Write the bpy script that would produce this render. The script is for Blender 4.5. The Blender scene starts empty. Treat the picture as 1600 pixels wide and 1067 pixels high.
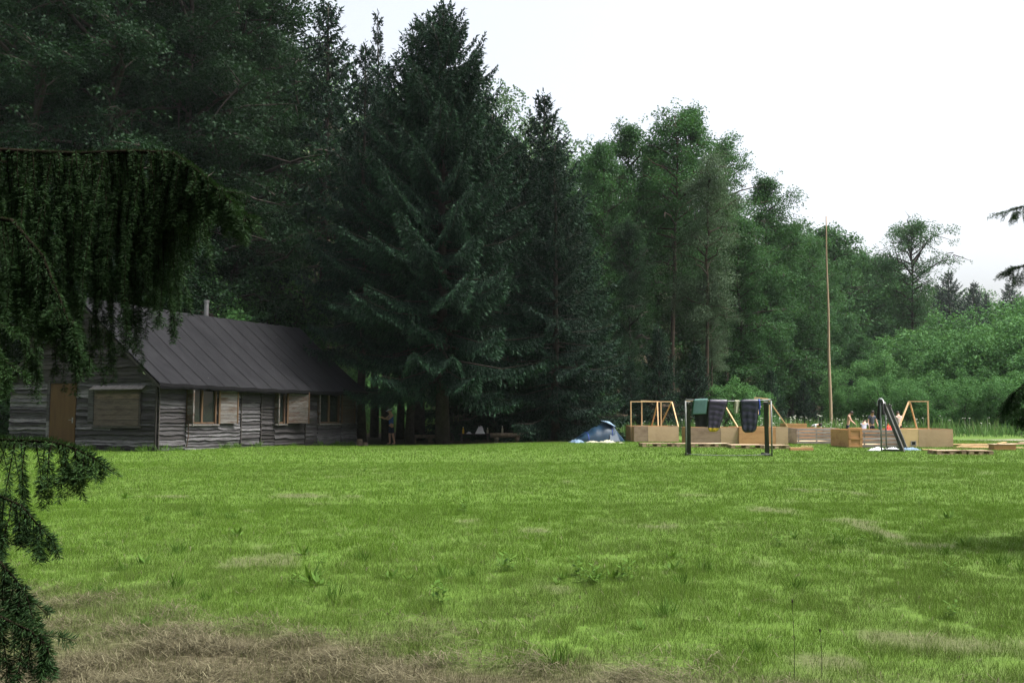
import bpy, bmesh, math, random
import numpy as np
from mathutils import Vector, Matrix, noise as mnoise

# ------------------------------------------------------------------ camera, sky, sun, exposure
scene = bpy.context.scene
COL = scene.collection
CAM_H = 1.4
F_PX = 1559.0                      # focal length in pixels of a 1600 wide frame
PITCH = math.radians(3.93)
cam_d = bpy.data.cameras.new("camera")
cam_d.sensor_width = 36.0
cam_d.lens = 36.0 * F_PX / 1600.0
cam_d.clip_start = 0.05
cam_d.clip_end = 6000
cam = bpy.data.objects.new("camera", cam_d)
cam.location = (0, 0, CAM_H)
cam.rotation_euler = (math.radians(90) + PITCH, 0, 0)
COL.objects.link(cam)
scene.camera = cam

SUN_EL = math.radians(62)
SUN_AZ = math.radians(100)          # from +Y towards +X
world = bpy.data.worlds.new("World")
scene.world = world
world.use_nodes = True
wn = world.node_tree
bg = wn.nodes["Background"]
sky = wn.nodes.new("ShaderNodeTexSky")
sky.sky_type = 'NISHITA'
sky.sun_disc = False
sky.sun_elevation = SUN_EL
sky.sun_rotation = SUN_AZ
sky.air_density = 1.0
sky.dust_density = 6.0
sky.ozone_density = 1.0
hs = wn.nodes.new("ShaderNodeHueSaturation")   # thin overcast: little blue left in the sky
hs.inputs["Saturation"].default_value = 0.36
wn.links.new(sky.outputs[0], hs.inputs["Color"])
wn.links.new(hs.outputs[0], bg.inputs["Color"])
bg.inputs["Strength"].default_value = 0.10

sun_d = bpy.data.lights.new("sun", 'SUN')
sun_d.energy = 2.6
sun_d.angle = math.radians(16)
sun_d.color = (1.0, 0.96, 0.9)
sun = bpy.data.objects.new("sun", sun_d)
sv = Vector((math.sin(SUN_AZ) * math.cos(SUN_EL), math.cos(SUN_AZ) * math.cos(SUN_EL), math.sin(SUN_EL)))
sun.rotation_euler = sv.to_track_quat('Z', 'Y').to_euler()
sun.location = sv * 60
COL.objects.link(sun)

scene.view_settings.view_transform = 'Standard'
scene.view_settings.look = 'None'
scene.view_settings.gamma = 1
scene.view_settings.exposure = 1.8
scene.render.engine = 'CYCLES'
cy = scene.cycles
cy.max_bounces = 6
cy.diffuse_bounces = 3
cy.glossy_bounces = 2
cy.transmission_bounces = 3
cy.transparent_max_bounces = 4
cy.volume_bounces = 1
cy.caustics_reflective = False
cy.caustics_refractive = False
cy.use_denoising = True

R = math.radians
PI = math.pi


def elev(y):                        # elevation angle of a picture row
    return math.atan((533.5 - y) / F_PX) + PITCH


def X_at(px, d):
    return (px - 800) / F_PX * d


def Z_at(y, d):
    return CAM_H + math.tan(elev(y)) * d


def D_at(y):                        # depth of flat ground seen on a picture row
    return CAM_H / math.tan(-elev(y))


# ------------------------------------------------------------------ noise and terrain
_rs = np.random.RandomState(7)
_lat = _rs.rand(256, 256)


def vnoise(x, y, seed=0):
    x = np.asarray(x, float) + seed * 37.7
    y = np.asarray(y, float) + seed * 91.3
    xi = np.floor(x).astype(int); yi = np.floor(y).astype(int)
    fx = x - xi; fy = y - yi
    fx = fx * fx * (3 - 2 * fx); fy = fy * fy * (3 - 2 * fy)
    a = _lat[xi % 256, yi % 256]; b = _lat[(xi + 1) % 256, yi % 256]
    c = _lat[xi % 256, (yi + 1) % 256]; d = _lat[(xi + 1) % 256, (yi + 1) % 256]
    return (a * (1 - fx) + b * fx) * (1 - fy) + (c * (1 - fx) + d * fx) * fy


def fbm(x, y, seed=0, o=3):
    s = 0; a = .5; t = 0
    for i in range(o):
        s = s + a * vnoise(np.asarray(x) * 2 ** i, np.asarray(y) * 2 ** i, seed + i); t += a; a *= .5
    return s / t


def sstep(x, a, b):
    t = np.clip((np.asarray(x, float) - a) / (b - a), 0, 1)
    return t * t * (3 - 2 * t)


_az = np.array([-9, -.8, -.51, -.23, -.15, 0, .064, .282, .353, .417, .513, .7, 9])
_hh = np.array([70, 90, 95, 69, 57, 59, 48, 38, 33, 28, 31, 30, 20])
_d0 = np.array([70, 66, 66, 70, 76, 82, 88, 115, 130, 150, 190, 160, 160])
_d1 = np.array([200, 200, 200, 205, 208, 215, 225, 260, 280, 320, 400, 400, 400])


def gz(x, y):
    x = np.asarray(x, float); y = np.asarray(y, float)
    d = np.maximum(y, .01)
    az = np.where(y > 1, x / d, 9.0)
    h = np.interp(az, _az, _hh); d0 = np.interp(az, _az, _d0); d1 = np.interp(az, _az, _d1)
    r = np.where(y > 1, y, 0)
    t = np.clip((r - d0) / (d1 - d0), 0, 1)
    z = h * (t * t * (2.2 - 1.2 * t))
    z = z + t * 7 * (fbm(x / 40, y / 40, 5) - .5)
    z = z - .2 * np.exp(-(((x + 6) / 5.) ** 2 + ((y - 45) / 5.) ** 2))
    z = z + .045 * (fbm(x / 1.7, y / 1.7, 3) - .5) * (1 - sstep(r, 25, 40)) + .10 * (fbm(x / 9, y / 9, 11) - .5)
    return z


def G(x, y):
    return float(gz(x, y))


def forest_mask(x, y):              # litter under the trees
    edge = np.interp(x, [-60, -22, -14, -6, -2.5, 3, 6, 9, 60], [40, 44, 50, 45.5, 43.4, 43.4, 50, 62, 100])
    return sstep(y - edge + 2.0 * (fbm(x / 2.2, y / 2.2, 21) - .5), -.6, 1.4) * (1 - sstep(np.abs(x + 9), 2, 4) * 0)


def dry_mask(x, y):
    n = fbm(x / 2.2, y / 1.6, 31, 4)
    lim = np.interp(x, [-6, -3, -1, 0, 2.5, 5, 10], [7.7, 7.0, 6.3, 5.8, 5.0, 5.1, 6.2])
    return sstep(lim - y + (n - .5) * 4.2, -1.0, 1.3)


def bare_mask(x, y):
    n = fbm(x / .8, y / 1.2, 41, 3)
    return sstep(n, .70, .82) * (1 - sstep(y, 16, 30))


def dirt_mask(x, y):                # cart track on the right
    c = 46.5 + .25 * np.sin(x / 4)
    return sstep(x, 20, 23) * (1 - sstep(np.abs(y - c) + 1.5 * (fbm(x / 1.5, y / 1.5, 51) - .5), .9, 1.8))


# ------------------------------------------------------------------ object helpers
def tag(o, label, cat, group=None):
    o["label"] = label; o["category"] = cat
    if group: o["group"] = group
    return o


def empty(name, loc=(0, 0, 0), rotz=0, rot=None):
    o = bpy.data.objects.new(name, None)
    o.location = loc; o.rotation_euler = rot if rot else (0, 0, rotz)
    o.empty_display_size = .2
    COL.objects.link(o)
    return o


def thing(name, label, cat, loc=(0, 0, 0), rotz=0, group=None, rot=None):
    return tag(empty(name, loc, rotz, rot), label, cat, group)


def copy_thing(root, loc, rotz, scale, label, group=None):
    c = root.copy(); COL.objects.link(c)
    c.location = loc; c.rotation_euler = (0, 0, rotz); c.scale = scale
    c["label"] = label
    if group: c["group"] = group
    for ch in root.children:
        k = ch.copy(); COL.objects.link(k); k.parent = c
        for g in ch.children:
            q = g.copy(); COL.objects.link(q); q.parent = k
    return c


def link_mesh(name, me, mats=(), parent=None, smooth=False):
    o = bpy.data.objects.new(name, me)
    COL.objects.link(o)
    for m in (mats if isinstance(mats, (list, tuple)) else [mats]):
        if m: me.materials.append(m)
    if parent: o.parent = parent
    if smooth:
        me.polygons.foreach_set("use_smooth", np.ones(len(me.polygons), bool))
    return o


def np_mesh(name, V, Fc, attr=None, smooth=False):
    """V (n,3), Fc (m,k) of equal corners, attr: dict of per-face floats"""
    me = bpy.data.meshes.new(name)
    n = len(V); m, k = Fc.shape
    me.vertices.add(n)
    me.vertices.foreach_set("co", np.ascontiguousarray(V, dtype=np.float32).ravel())
    me.loops.add(m * k)
    me.loops.foreach_set("vertex_index", np.ascontiguousarray(Fc, dtype=np.int32).ravel())
    me.polygons.add(m)
    me.polygons.foreach_set("loop_start", np.arange(0, m * k, k, dtype=np.int32))
    me.polygons.foreach_set("loop_total", np.full(m, k, dtype=np.int32))
    me.update(calc_edges=True)
    if attr:
        for kx, a in attr.items():
            at = me.attributes.new(kx, 'FLOAT', 'FACE')
            at.data.foreach_set("value", np.ascontiguousarray(a, dtype=np.float32))
    if smooth:
        me.polygons.foreach_set("use_smooth", np.ones(m, bool))
    return me


class MB:
    """collects boxes, bars and tubes into one mesh with a random tone per piece"""
    def __init__(s, seed=0):
        s.v = []; s.f = []; s.t = []; s.rng = random.Random(seed)

    def add(s, verts, faces, tone=None):
        b = len(s.v); s.v += [tuple(p) for p in verts]
        tn = s.rng.random() if tone is None else tone
        for fc in faces:
            s.f.append(tuple(b + i for i in fc)); s.t.append(tn)

    def box(s, x0, x1, y0, y1, z0, z1, tone=None, jit=0):
        j = (lambda: s.rng.uniform(-jit, jit)) if jit else (lambda: 0)
        vs = [(x + j(), y + j(), z + j()) for z in (z0, z1) for y in (y0, y1) for x in (x0, x1)]
        s.add(vs, [(0, 2, 3, 1), (4, 5, 7, 6), (0, 1, 5, 4), (2, 6, 7, 3), (0, 4, 6, 2), (1, 3, 7, 5)], tone)

    def bar(s, a, b, w, h=None, tone=None):
        a = Vector(a); b = Vector(b); h = h or w
        d = (b - a).normalized()
        up = Vector((0, 0, 1)) if abs(d.z) < .95 else Vector((0, 1, 0))
        x = d.cross(up).normalized(); y = x.cross(d).normalized()
        vs = []
        for p in (a, b):
            for sx, sy in ((-1, -1), (1, -1), (1, 1), (-1, 1)):
                vs.append(p + x * sx * w / 2 + y * sy * h / 2)
        s.add(vs, [(3, 2, 1, 0), (4, 5, 6, 7), (0, 1, 5, 4), (1, 2, 6, 5), (2, 3, 7, 6), (3, 0, 4, 7)], tone)

    def tube(s, pts, rad, n=8, tone=None, cap=True):
        pts = [Vector(p) for p in pts]
        rad = rad if isinstance(rad, (list, tuple)) else [rad] * len(pts)
        vs = []; fs = []
        px = None
        for i, p in enumerate(pts):
            d = (pts[min(i + 1, len(pts) - 1)] - pts[max(i - 1, 0)]).normalized()
            if px is None:
                up = Vector((0, 0, 1)) if abs(d.z) < .9 else Vector((1, 0, 0))
                x = d.cross(up).normalized()
            else:
                x = (px - d * px.dot(d)).normalized()
            px = x; y = d.cross(x)
            for k in range(n):
                a = 2 * PI * k / n
                vs.append(p + (x * math.cos(a) + y * math.sin(a)) * rad[i])
        for i in range(len(pts) - 1):
            for k in range(n):
                k2 = (k + 1) % n
                fs.append((i * n + k, i * n + k2, (i + 1) * n + k2, (i + 1) * n + k))
        if cap:
            fs.append(tuple(reversed(range(n)))); fs.append(tuple((len(pts) - 1) * n + k for k in range(n)))
        s.add(vs, fs, tone)

    def ball(s, c, r, sc=(1, 1, 1), n=10, tone=None):
        vs = []; fs = []
        m = max(4, n // 2)
        for i in range(m + 1):
            th = PI * i / m
            for k in range(n):
                a = 2 * PI * k / n
                vs.append((c[0] + r * sc[0] * math.sin(th) * math.cos(a), c[1] + r * sc[1] * math.sin(th) * math.sin(a), c[2] + r * sc[2] * math.cos(th)))
        for i in range(m):
            for k in range(n):
                fs.append((i * n + k, (i + 1) * n + k, (i + 1) * n + (k + 1) % n, i * n + (k + 1) % n))
        s.add(vs, fs, tone)

    def build(s, name, mat, parent=None, smooth=False, bevel=0):
        me = bpy.data.meshes.new(name)
        me.from_pydata(s.v, [], s.f)
        at = me.attributes.new("tone", 'FLOAT', 'FACE')
        at.data.foreach_set("value", np.array(s.t, dtype=np.float32))
        me.update()
        o = link_mesh(name, me, mat, parent, smooth)
        if bevel:
            b = o.modifiers.new("bevel", 'BEVEL'); b.width = bevel; b.segments = 1; b.limit_method = 'ANGLE'
        return o


# ------------------------------------------------------------------ materials
def new_mat(name):
    m = bpy.data.materials.new(name); m.use_nodes = True
    nt = m.node_tree
    return m, nt, nt.nodes["Principled BSDF"]


def ramp(nt, cols, fac):
    r = nt.nodes.new("ShaderNodeValToRGB")
    e = r.color_ramp.elements
    while len(e) < len(cols): e.new(.5)
    for i, (p, c) in enumerate(cols):
        e[i].position = p; e[i].color = (*c, 1)
    nt.links.new(fac, r.inputs[0])
    return r.outputs[0]


def mixc(nt, fac, a, b, mode='MIX'):
    n = nt.nodes.new("ShaderNodeMix"); n.data_type = 'RGBA'; n.blend_type = mode
    for s, v in ((0, fac), (6, a), (7, b)):
        if hasattr(v, "links") or hasattr(v, "is_linked"): nt.links.new(v, n.inputs[s])
        elif s == 0: n.inputs[0].default_value = v
        else: n.inputs[s].default_value = (*v, 1)
    return n.outputs[2]


def noise_n(nt, scale, detail=4, rough=.55, vec=None, dist=0):
    n = nt.nodes.new("ShaderNodeTexNoise")
    n.inputs["Scale"].default_value = scale; n.inputs["Detail"].default_value = detail
    n.inputs["Roughness"].default_value = rough; n.inputs["Distortion"].default_value = dist
    if vec is not None: nt.links.new(vec, n.inputs["Vector"])
    return n.outputs[0]


def coords(nt, scale=(1, 1, 1), kind="Object"):
    t = nt.nodes.new("ShaderNodeTexCoord"); mp = nt.nodes.new("ShaderNodeMapping")
    mp.inputs["Scale"].default_value = scale
    nt.links.new(t.outputs[kind], mp.inputs[0])
    return mp.outputs[0]


def attr_n(nt, name):
    a = nt.nodes.new("ShaderNodeAttribute"); a.attribute_name = name
    return a.outputs["Fac"]


def math_n(nt, op, a, b=None):
    n = nt.nodes.new("ShaderNodeMath"); n.operation = op
    for i, v in enumerate((a, b)):
        if v is None: continue
        if hasattr(v, "is_linked"): nt.links.new(v, n.inputs[i])
        else: n.inputs[i].default_value = v
    return n.outputs[0]


def bump(nt, bsdf, h, strength=.4, dist=.02):
    b = nt.nodes.new("ShaderNodeBump"); b.inputs["Strength"].default_value = strength; b.inputs["Distance"].default_value = dist
    nt.links.new(h, b.inputs["Height"]); nt.links.new(b.outputs[0], bsdf.inputs["Normal"])


def plain(name, col, rough=.7, var=.25, scale=6, spec=.3, metal=0, bumps=.15):
    m, nt, b = new_mat(name)
    v = coords(nt)
    n = noise_n(nt, scale, 5, .6, v)
    c0 = tuple(c * (1 - var) for c in col); c1 = tuple(min(1, c * (1 + var)) for c in col)
    nt.links.new(ramp(nt, [(.3, c0), (.7, c1)], n), b.inputs["Base Color"])
    b.inputs["Roughness"].default_value = rough
    b.inputs["Specular IOR Level"].default_value = spec
    b.inputs["Metallic"].default_value = metal
    if bumps: bump(nt, b, noise_n(nt, scale * 5, 4, .6, v), bumps, .01)
    return m


def foliage(name, cols, trans=.25, tcol=None, rough=.7, spec=.10):
    """per leaf random tone v picks the leaf colour, each tree a slight shift"""
    m, nt, b = new_mat(name)
    v = attr_n(nt, "tone")
    oi = nt.nodes.new("ShaderNodeObjectInfo")
    k = math_n(nt, 'MULTIPLY_ADD', oi.outputs["Random"], .3)
    k2 = nt.nodes[-1]; k2.inputs[2].default_value = -.15
    s = math_n(nt, 'ADD', v, k)
    c = ramp(nt, cols, s)
    nt.links.new(c, b.inputs["Base Color"])
    b.inputs["Roughness"].default_value = rough
    b.inputs["Specular IOR Level"].default_value = spec
    if trans:
        t = nt.nodes.new("ShaderNodeBsdfTranslucent")
        cc = mixc(nt, .5, c, tcol or (.10, .16, .02))
        nt.links.new(cc, t.inputs[0])
        mx = nt.nodes.new("ShaderNodeMixShader"); mx.inputs[0].default_value = trans
        nt.links.new(b.outputs[0], mx.inputs[1]); nt.links.new(t.outputs[0], mx.inputs[2])
        nt.links.new(mx.outputs[0], nt.nodes["Material Output"].inputs[0])
    return m


def wood(name, cols, scale=(1.5, 14, 14), streak=(.03, .028, .026), streak_amt=.75, rough=.8):
    """boards: one tone per board, grain along local X and dark weather streaks"""
    m, nt, b = new_mat(name)
    v = coords(nt, scale)
    g = noise_n(nt, 2.2, 6, .65, v, .3)
    t = attr_n(nt, "tone")
    mixv = math_n(nt, 'MULTIPLY_ADD', g, .55)
    n = nt.nodes[-1]; nt.links.new(math_n(nt, 'MULTIPLY_ADD', t, .6), n.inputs[2])
    nt.nodes[-1].inputs[2].default_value = -.08
    c = ramp(nt, cols, mixv)
    st = noise_n(nt, 1.3, 5, .7, coords(nt, (scale[0] * .8, scale[1] * .5, scale[2] * .5)), .4)
    sf = ramp(nt, [(.47, (0, 0, 0)), (.66, (streak_amt,) * 3)], st)
    c = mixc(nt, sf, c, streak)
    nt.links.new(c, b.inputs["Base Color"])
    b.inputs["Roughness"].default_value = rough
    b.inputs["Specular IOR Level"].default_value = .2
    bump(nt, b, g, .5, .01)
    return m


M = {}
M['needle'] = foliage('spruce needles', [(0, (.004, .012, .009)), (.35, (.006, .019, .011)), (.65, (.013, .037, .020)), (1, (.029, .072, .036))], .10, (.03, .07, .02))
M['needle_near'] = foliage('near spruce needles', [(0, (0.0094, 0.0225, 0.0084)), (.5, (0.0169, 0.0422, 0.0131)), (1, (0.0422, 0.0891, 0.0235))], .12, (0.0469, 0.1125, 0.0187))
M['leaf_dark'] = foliage('dark alder leaves', [(0, (0.0056, 0.0174, 0.0077)), (.5, (0.0091, 0.0279, 0.0115)), (1, (0.0162, 0.0436, 0.0173))], .22, (0.0210, 0.0566, 0.0096))
M['leaf_mid'] = foliage('ash leaves', [(0, (0.0175, 0.0515, 0.0185)), (.5, (0.0297, 0.0824, 0.0288)), (1, (0.0507, 0.1235, 0.0432))], .25, (0.0612, 0.1441, 0.0205))
M['leaf_pale'] = foliage('pale willow leaves', [(0, (0.0425, 0.0709, 0.0405)), (.5, (0.0668, 0.1064, 0.0607)), (1, (0.1013, 0.1467, 0.0861))], .2, (0.0911, 0.1418, 0.0506))
M['leaf_bush'] = foliage('bush leaves', [(0, (0.0330, 0.0918, 0.0286)), (.5, (0.0551, 0.1428, 0.0428)), (1, (0.0964, 0.2090, 0.0673))], .28, (0.0826, 0.1734, 0.0306))
M['leaf_far'] = foliage('hill wood leaves', [(0, (0.0336, 0.0810, 0.0297)), (.5, (0.0607, 0.1215, 0.0474)), (1, (0.1014, 0.1687, 0.0675))], .15, (0.1080, 0.1890, 0.0405))
M['bark'] = plain('brown bark', (0.0312, 0.0252, 0.0216), .9, .45, 5, .15, 0, .6)
M['twig'] = plain('dark twig bark', (.010, .008, .005), .9, .4, 8, .05, 0, .3)
M['bark_red'] = plain('reddish bark', (0.0440, 0.0317, 0.0242), .9, .4, 5, .15, 0, .6)


def grass_mat(name, greens, drys):
    m, nt, b = new_mat(name)
    c = mixc(nt, attr_n(nt, "dry"), ramp(nt, greens, attr_n(nt, "tone")), ramp(nt, drys, attr_n(nt, "tone")))
    nt.links.new(c, b.inputs["Base Color"]); b.inputs["Roughness"].default_value = .55
    b.inputs["Specular IOR Level"].default_value = .08
    t = nt.nodes.new("ShaderNodeBsdfTranslucent"); nt.links.new(c, t.inputs[0])
    mx = nt.nodes.new("ShaderNodeMixShader"); mx.inputs[0].default_value = .3
    nt.links.new(b.outputs[0], mx.inputs[1]); nt.links.new(t.outputs[0], mx.inputs[2])
    nt.links.new(mx.outputs[0], nt.nodes["Material Output"].inputs[0])
    return m


GREENS = [(0, (.052, .105, .010)), (.5, (.085, .166, .016)), (1, (.136, .226, .031))]
DRYS = [(0, (.046, .041, .024)), (.5, (.098, .088, .052)), (1, (.185, .172, .108))]
M['grass'] = grass_mat('meadow grass', GREENS, DRYS)
M['tallgrass'] = grass_mat('tall grass', [(0, (.045, .10, .025)), (.5, (.075, .15, .04)), (1, (.12, .20, .06))], DRYS)
M['weed'] = foliage('weed leaves', [(0, (0.0420, 0.0900, 0.0144)), (.5, (0.0600, 0.1260, 0.0192)), (1, (0.0900, 0.1680, 0.0288))], .3, (0.0840, 0.1560, 0.0144))
M['hay'] = grass_mat('dry hay', DRYS, DRYS)

# ground
m, nt, b = new_mat('meadow ground')
v = coords(nt)
n1 = noise_n(nt, .35, 5, .6, v); n2 = noise_n(nt, 3.0, 5, .65, v); n3 = noise_n(nt, 22, 4, .7, v)
green = ramp(nt, [(.3, (.042, .074, .012)), (.5, (.064, .116, .017)), (.7, (.088, .145, .026))], n3)
green = mixc(nt, ramp(nt, [(.42, (0, 0, 0)), (.62, (.35, .35, .35))], n2), green, (.060, .102, .022))
green = mixc(nt, ramp(nt, [(.4, (0, 0, 0)), (.65, (.25, .25, .25))], n1), green, (.072, .110, .028))
dry = ramp(nt, [(.3, (.030, .026, .016)), (.5, (.062, .054, .032)), (.7, (.11, .098, .06))], n3)
soil = ramp(nt, [(.3, (.042, .040, .022)), (.7, (.10, .094, .055))], n3)
litter = ramp(nt, [(.3, (.018, .014, .009)), (.7, (.050, .036, .022))], n3)
track = ramp(nt, [(.3, (.14, .125, .10)), (.7, (.26, .24, .20))], n3)
c = mixc(nt, attr_n(nt, "dry"), green, dry)
c = mixc(nt, math_n(nt, 'MULTIPLY', attr_n(nt, "bare"), .7), c, soil)
c = mixc(nt, attr_n(nt, "forest"), c, litter)
c = mixc(nt, attr_n(nt, "track"), c, track)
nt.links.new(c, b.inputs["Base Color"]); b.inputs["Roughness"].default_value = .9
b.inputs["Specular IOR Level"].default_value = .1
bump(nt, b, n3, .6, .03)
M['ground'] = m

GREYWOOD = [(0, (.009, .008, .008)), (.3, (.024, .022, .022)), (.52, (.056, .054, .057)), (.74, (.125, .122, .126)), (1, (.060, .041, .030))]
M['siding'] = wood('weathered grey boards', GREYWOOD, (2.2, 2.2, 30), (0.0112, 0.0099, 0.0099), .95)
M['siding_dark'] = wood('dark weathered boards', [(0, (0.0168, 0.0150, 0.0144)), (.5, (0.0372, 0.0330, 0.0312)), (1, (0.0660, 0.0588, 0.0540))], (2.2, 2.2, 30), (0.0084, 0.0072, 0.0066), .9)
M['shutter_wood'] = wood('faded shutter boards', [(0, (.022, .017, .014)), (.45, (.055, .048, .043)), (1, (.18, .175, .168))], (2, 2, 12), (.045, .020, .009), .9)
M['shutter_brown'] = wood('brown shutter boards', [(0, (.020, .016, .015)), (.5, (.080, .062, .054)), (1, (.24, .15, .10))], (2, 2, 16), (.03, .022, .018), .8)
M['door_wood'] = wood('brown door sheet', [(0, (0.0500, 0.0275, 0.0110)), (.6, (0.0800, 0.0450, 0.0180)), (1, (0.1000, 0.0600, 0.0275))], (10, 10, 1), (0.0300, 0.0150, 0.0070), .6)
M['frame_wood'] = wood('brown window frame', [(0, (0.0550, 0.0303, 0.0165)), (.6, (0.0935, 0.0550, 0.0303)), (1, (0.1210, 0.0770, 0.0440))], (8, 8, 2), (0.0165, 0.0110, 0.0083), .7)
M['pale_trim'] = wood('pale trim board', [(0, (0.0768, 0.0720, 0.0672)), (.6, (0.1248, 0.1176, 0.1128)), (1, (0.1632, 0.1536, 0.1440))], (8, 8, 2), (0.0336, 0.0240, 0.0192), .6)
M['newwood'] = wood('fresh pine lath', [(0, (.38, .25, .13)), (.6, (.52, .36, .20)), (1, (.62, .46, .28))], (3, 3, 3), (.30, .18, .09), .4)
M['ply'] = wood('plywood sheet', [(0, (0.3213, 0.2295, 0.1414)), (.6, (0.4284, 0.3162, 0.2013)), (1, (0.5034, 0.3876, 0.2570))], (1.5, 3, 3), (0.2356, 0.1581, 0.0942), .5)
M['ply_yellow'] = wood('yellow plywood sheet', [(0, (.42, .29, .14)), (.6, (.54, .39, .21)), (1, (.60, .46, .28))], (1.5, 3, 3), (.34, .22, .11), .4)
M['ply_orange'] = wood('orange board', [(0, (.30, .155, .065)), (.6, (.42, .235, .11)), (1, (.50, .30, .16))], (1.5, 3, 8), (.22, .11, .05), .5)
M['ply_brown'] = wood('greyed brown boards', [(0, (0.1588, 0.1103, 0.0759)), (.6, (0.2381, 0.1733, 0.1250)), (1, (0.3175, 0.2363, 0.1696))], (1.5, 3, 8), (0.1021, 0.0683, 0.0446), .6)
M['greyboard'] = wood('silver grey boards', [(0, (.18, .155, .14)), (.6, (.27, .24, .225)), (1, (.36, .33, .31))], (1.5, 3, 10), (.10, .08, .07), .6)
M['pallet'] = wood('pallet wood', [(0, (.22, .155, .10)), (.6, (.36, .265, .18)), (1, (.50, .40, .29))], (2, 2, 8), (.12, .08, .05), .5)
M['pole_wood'] = wood('peeled spruce pole', [(0, (.24, .175, .115)), (.6, (.34, .26, .18)), (1, (.42, .33, .24))], (6, 6, .5), (.15, .10, .07), .6)
M['dark_timber'] = wood('dark tarred timber', [(0, (.035, .036, .034)), (.6, (.075, .077, .072)), (1, (.12, .12, .11))], (8, 8, 1), (.015, .014, .013), .6)
M['metal_pipe'] = plain('grey painted pipe', (0.1430, 0.1540, 0.1485), .5, .3, 9, .4, .1)
M['tin'] = plain('zinc stove pipe', (0.1500, 0.1500, 0.1550), .45, .2, 5, .5, .6)
m, nt, b = new_mat('tar roofing felt')
v = coords(nt)
n1 = noise_n(nt, 1.1, 8, .72, coords(nt, (.7, 2.2, .7)), .6); n2 = noise_n(nt, 60, 3, .7, v)
c = ramp(nt, [(.3, (.0085, .0088, .0100)), (.7, (.0175, .0178, .0196))], n1)
c = mixc(nt, ramp(nt, [(.55, (0, 0, 0)), (.8, (.5, .5, .5))], n2), c, (.026, .0255, .029))
vo = nt.nodes.new("ShaderNodeTexVoronoi"); vo.inputs["Scale"].default_value = 1.9; nt.links.new(v, vo.inputs["Vector"])
c = mixc(nt, ramp(nt, [(.03, (.7, .7, .7)), (.045, (0, 0, 0))], vo.outputs["Distance"]), c, (.12, .115, .10))
nt.links.new(c, b.inputs["Base Color"]); b.inputs["Roughness"].default_value = .95; b.inputs["Specular IOR Level"].default_value = .03
bump(nt, b, n2, .4, .006)
M['felt'] = m
M['felt_dark'] = plain('felt edge', (.006, .006, .0065), .95, .3, 9, .03)
m, nt, b = new_mat('window glass')
b.inputs["Base Color"].default_value = (.012, .016, .014, 1); b.inputs["Roughness"].default_value = .06
b.inputs["Specular IOR Level"].default_value = .7
bump(nt, b, noise_n(nt, 3, 2, .5, coords(nt)), .12, .02)
M['glass'] = m
M['lamp_white'] = plain('white lamp glass', (.55, .53, .50), .3, .1, 5)
M['foam_green'] = plain('green foam mat', (0.0560, 0.1155, 0.1050), .75, .12, 14, .2)
M['bag_purple'] = plain('dark purple nylon', (0.0270, 0.0228, 0.0420), .42, .3, 9, .45)
M['bag_navy'] = plain('dark navy nylon', (0.0132, 0.0144, 0.0288), .42, .3, 9, .45)
M['yellow'] = plain('yellow nylon', (.50, .34, .03), .5, .15, 9)
M['blue_strap'] = plain('blue strap', (.03, .06, .30), .6, .2, 9)
M['cream'] = plain('cream cloth', (0.2520, 0.2520, 0.1820), .8, .2, 9)
M['teal'] = plain('teal cloth', (.035, .13, .14), .8, .3, 9)
M['black_cloth'] = plain('black cloth', (.012, .012, .014), .8, .3, 9)
M['white_cloth'] = plain('white cloth', (0.4900, 0.5040, 0.5250), .8, .12, 9)
M['sheet_blue'] = plain('pale blue sheet', (0.1029, 0.1596, 0.2233), .6, .15, 9)
M['tent_blue'] = plain('blue tent nylon', (0.0036, 0.0213, 0.0445), .5, .25, 6, .4)
M['red'] = plain('red cloth', (.50, .045, .025), .7, .2, 9)
M['skin'] = plain('skin', (.42, .24, .17), .55, .12, 20, .35, 0, .05)
M['hair'] = plain('dark brown hair', (.020, .013, .009), .6, .3, 60, .3)
M['shirt_grey'] = plain('grey blue shirt', (.075, .080, .105), .85, .2, 12, .15)
M['shirt_pink'] = plain('pale pink shirt', (.50, .38, .36), .85, .1, 12, .15)
M['shirt_blue'] = plain('blue tank top', (.025, .075, .26), .8, .2, 12, .2)
M['shirt_mid'] = plain('light grey shirt', (.26, .26, .30), .85, .2, 12, .15)
M['shorts_black'] = plain('black shorts', (.010, .010, .012), .85, .3, 12, .15)
M['shorts_navy'] = plain('navy shorts', (.02, .024, .045), .85, .3, 12, .15)
M['shoe'] = plain('dark shoe', (.03, .027, .025), .7, .2, 12)
M['rubber'] = plain('black rubber', (.012, .012, .012), .8, .3, 12)
M['log'] = plain('log bark', (.11, .085, .062), .9, .4, 8, .15, 0, .6)
M['cutwood'] = plain('cut wood face', (.33, .24, .15), .85, .25, 12, .15)
M['umbel'] = plain('white umbel flowers', (0.4960, 0.5120, 0.4480), .8, .1, 9)

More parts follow.
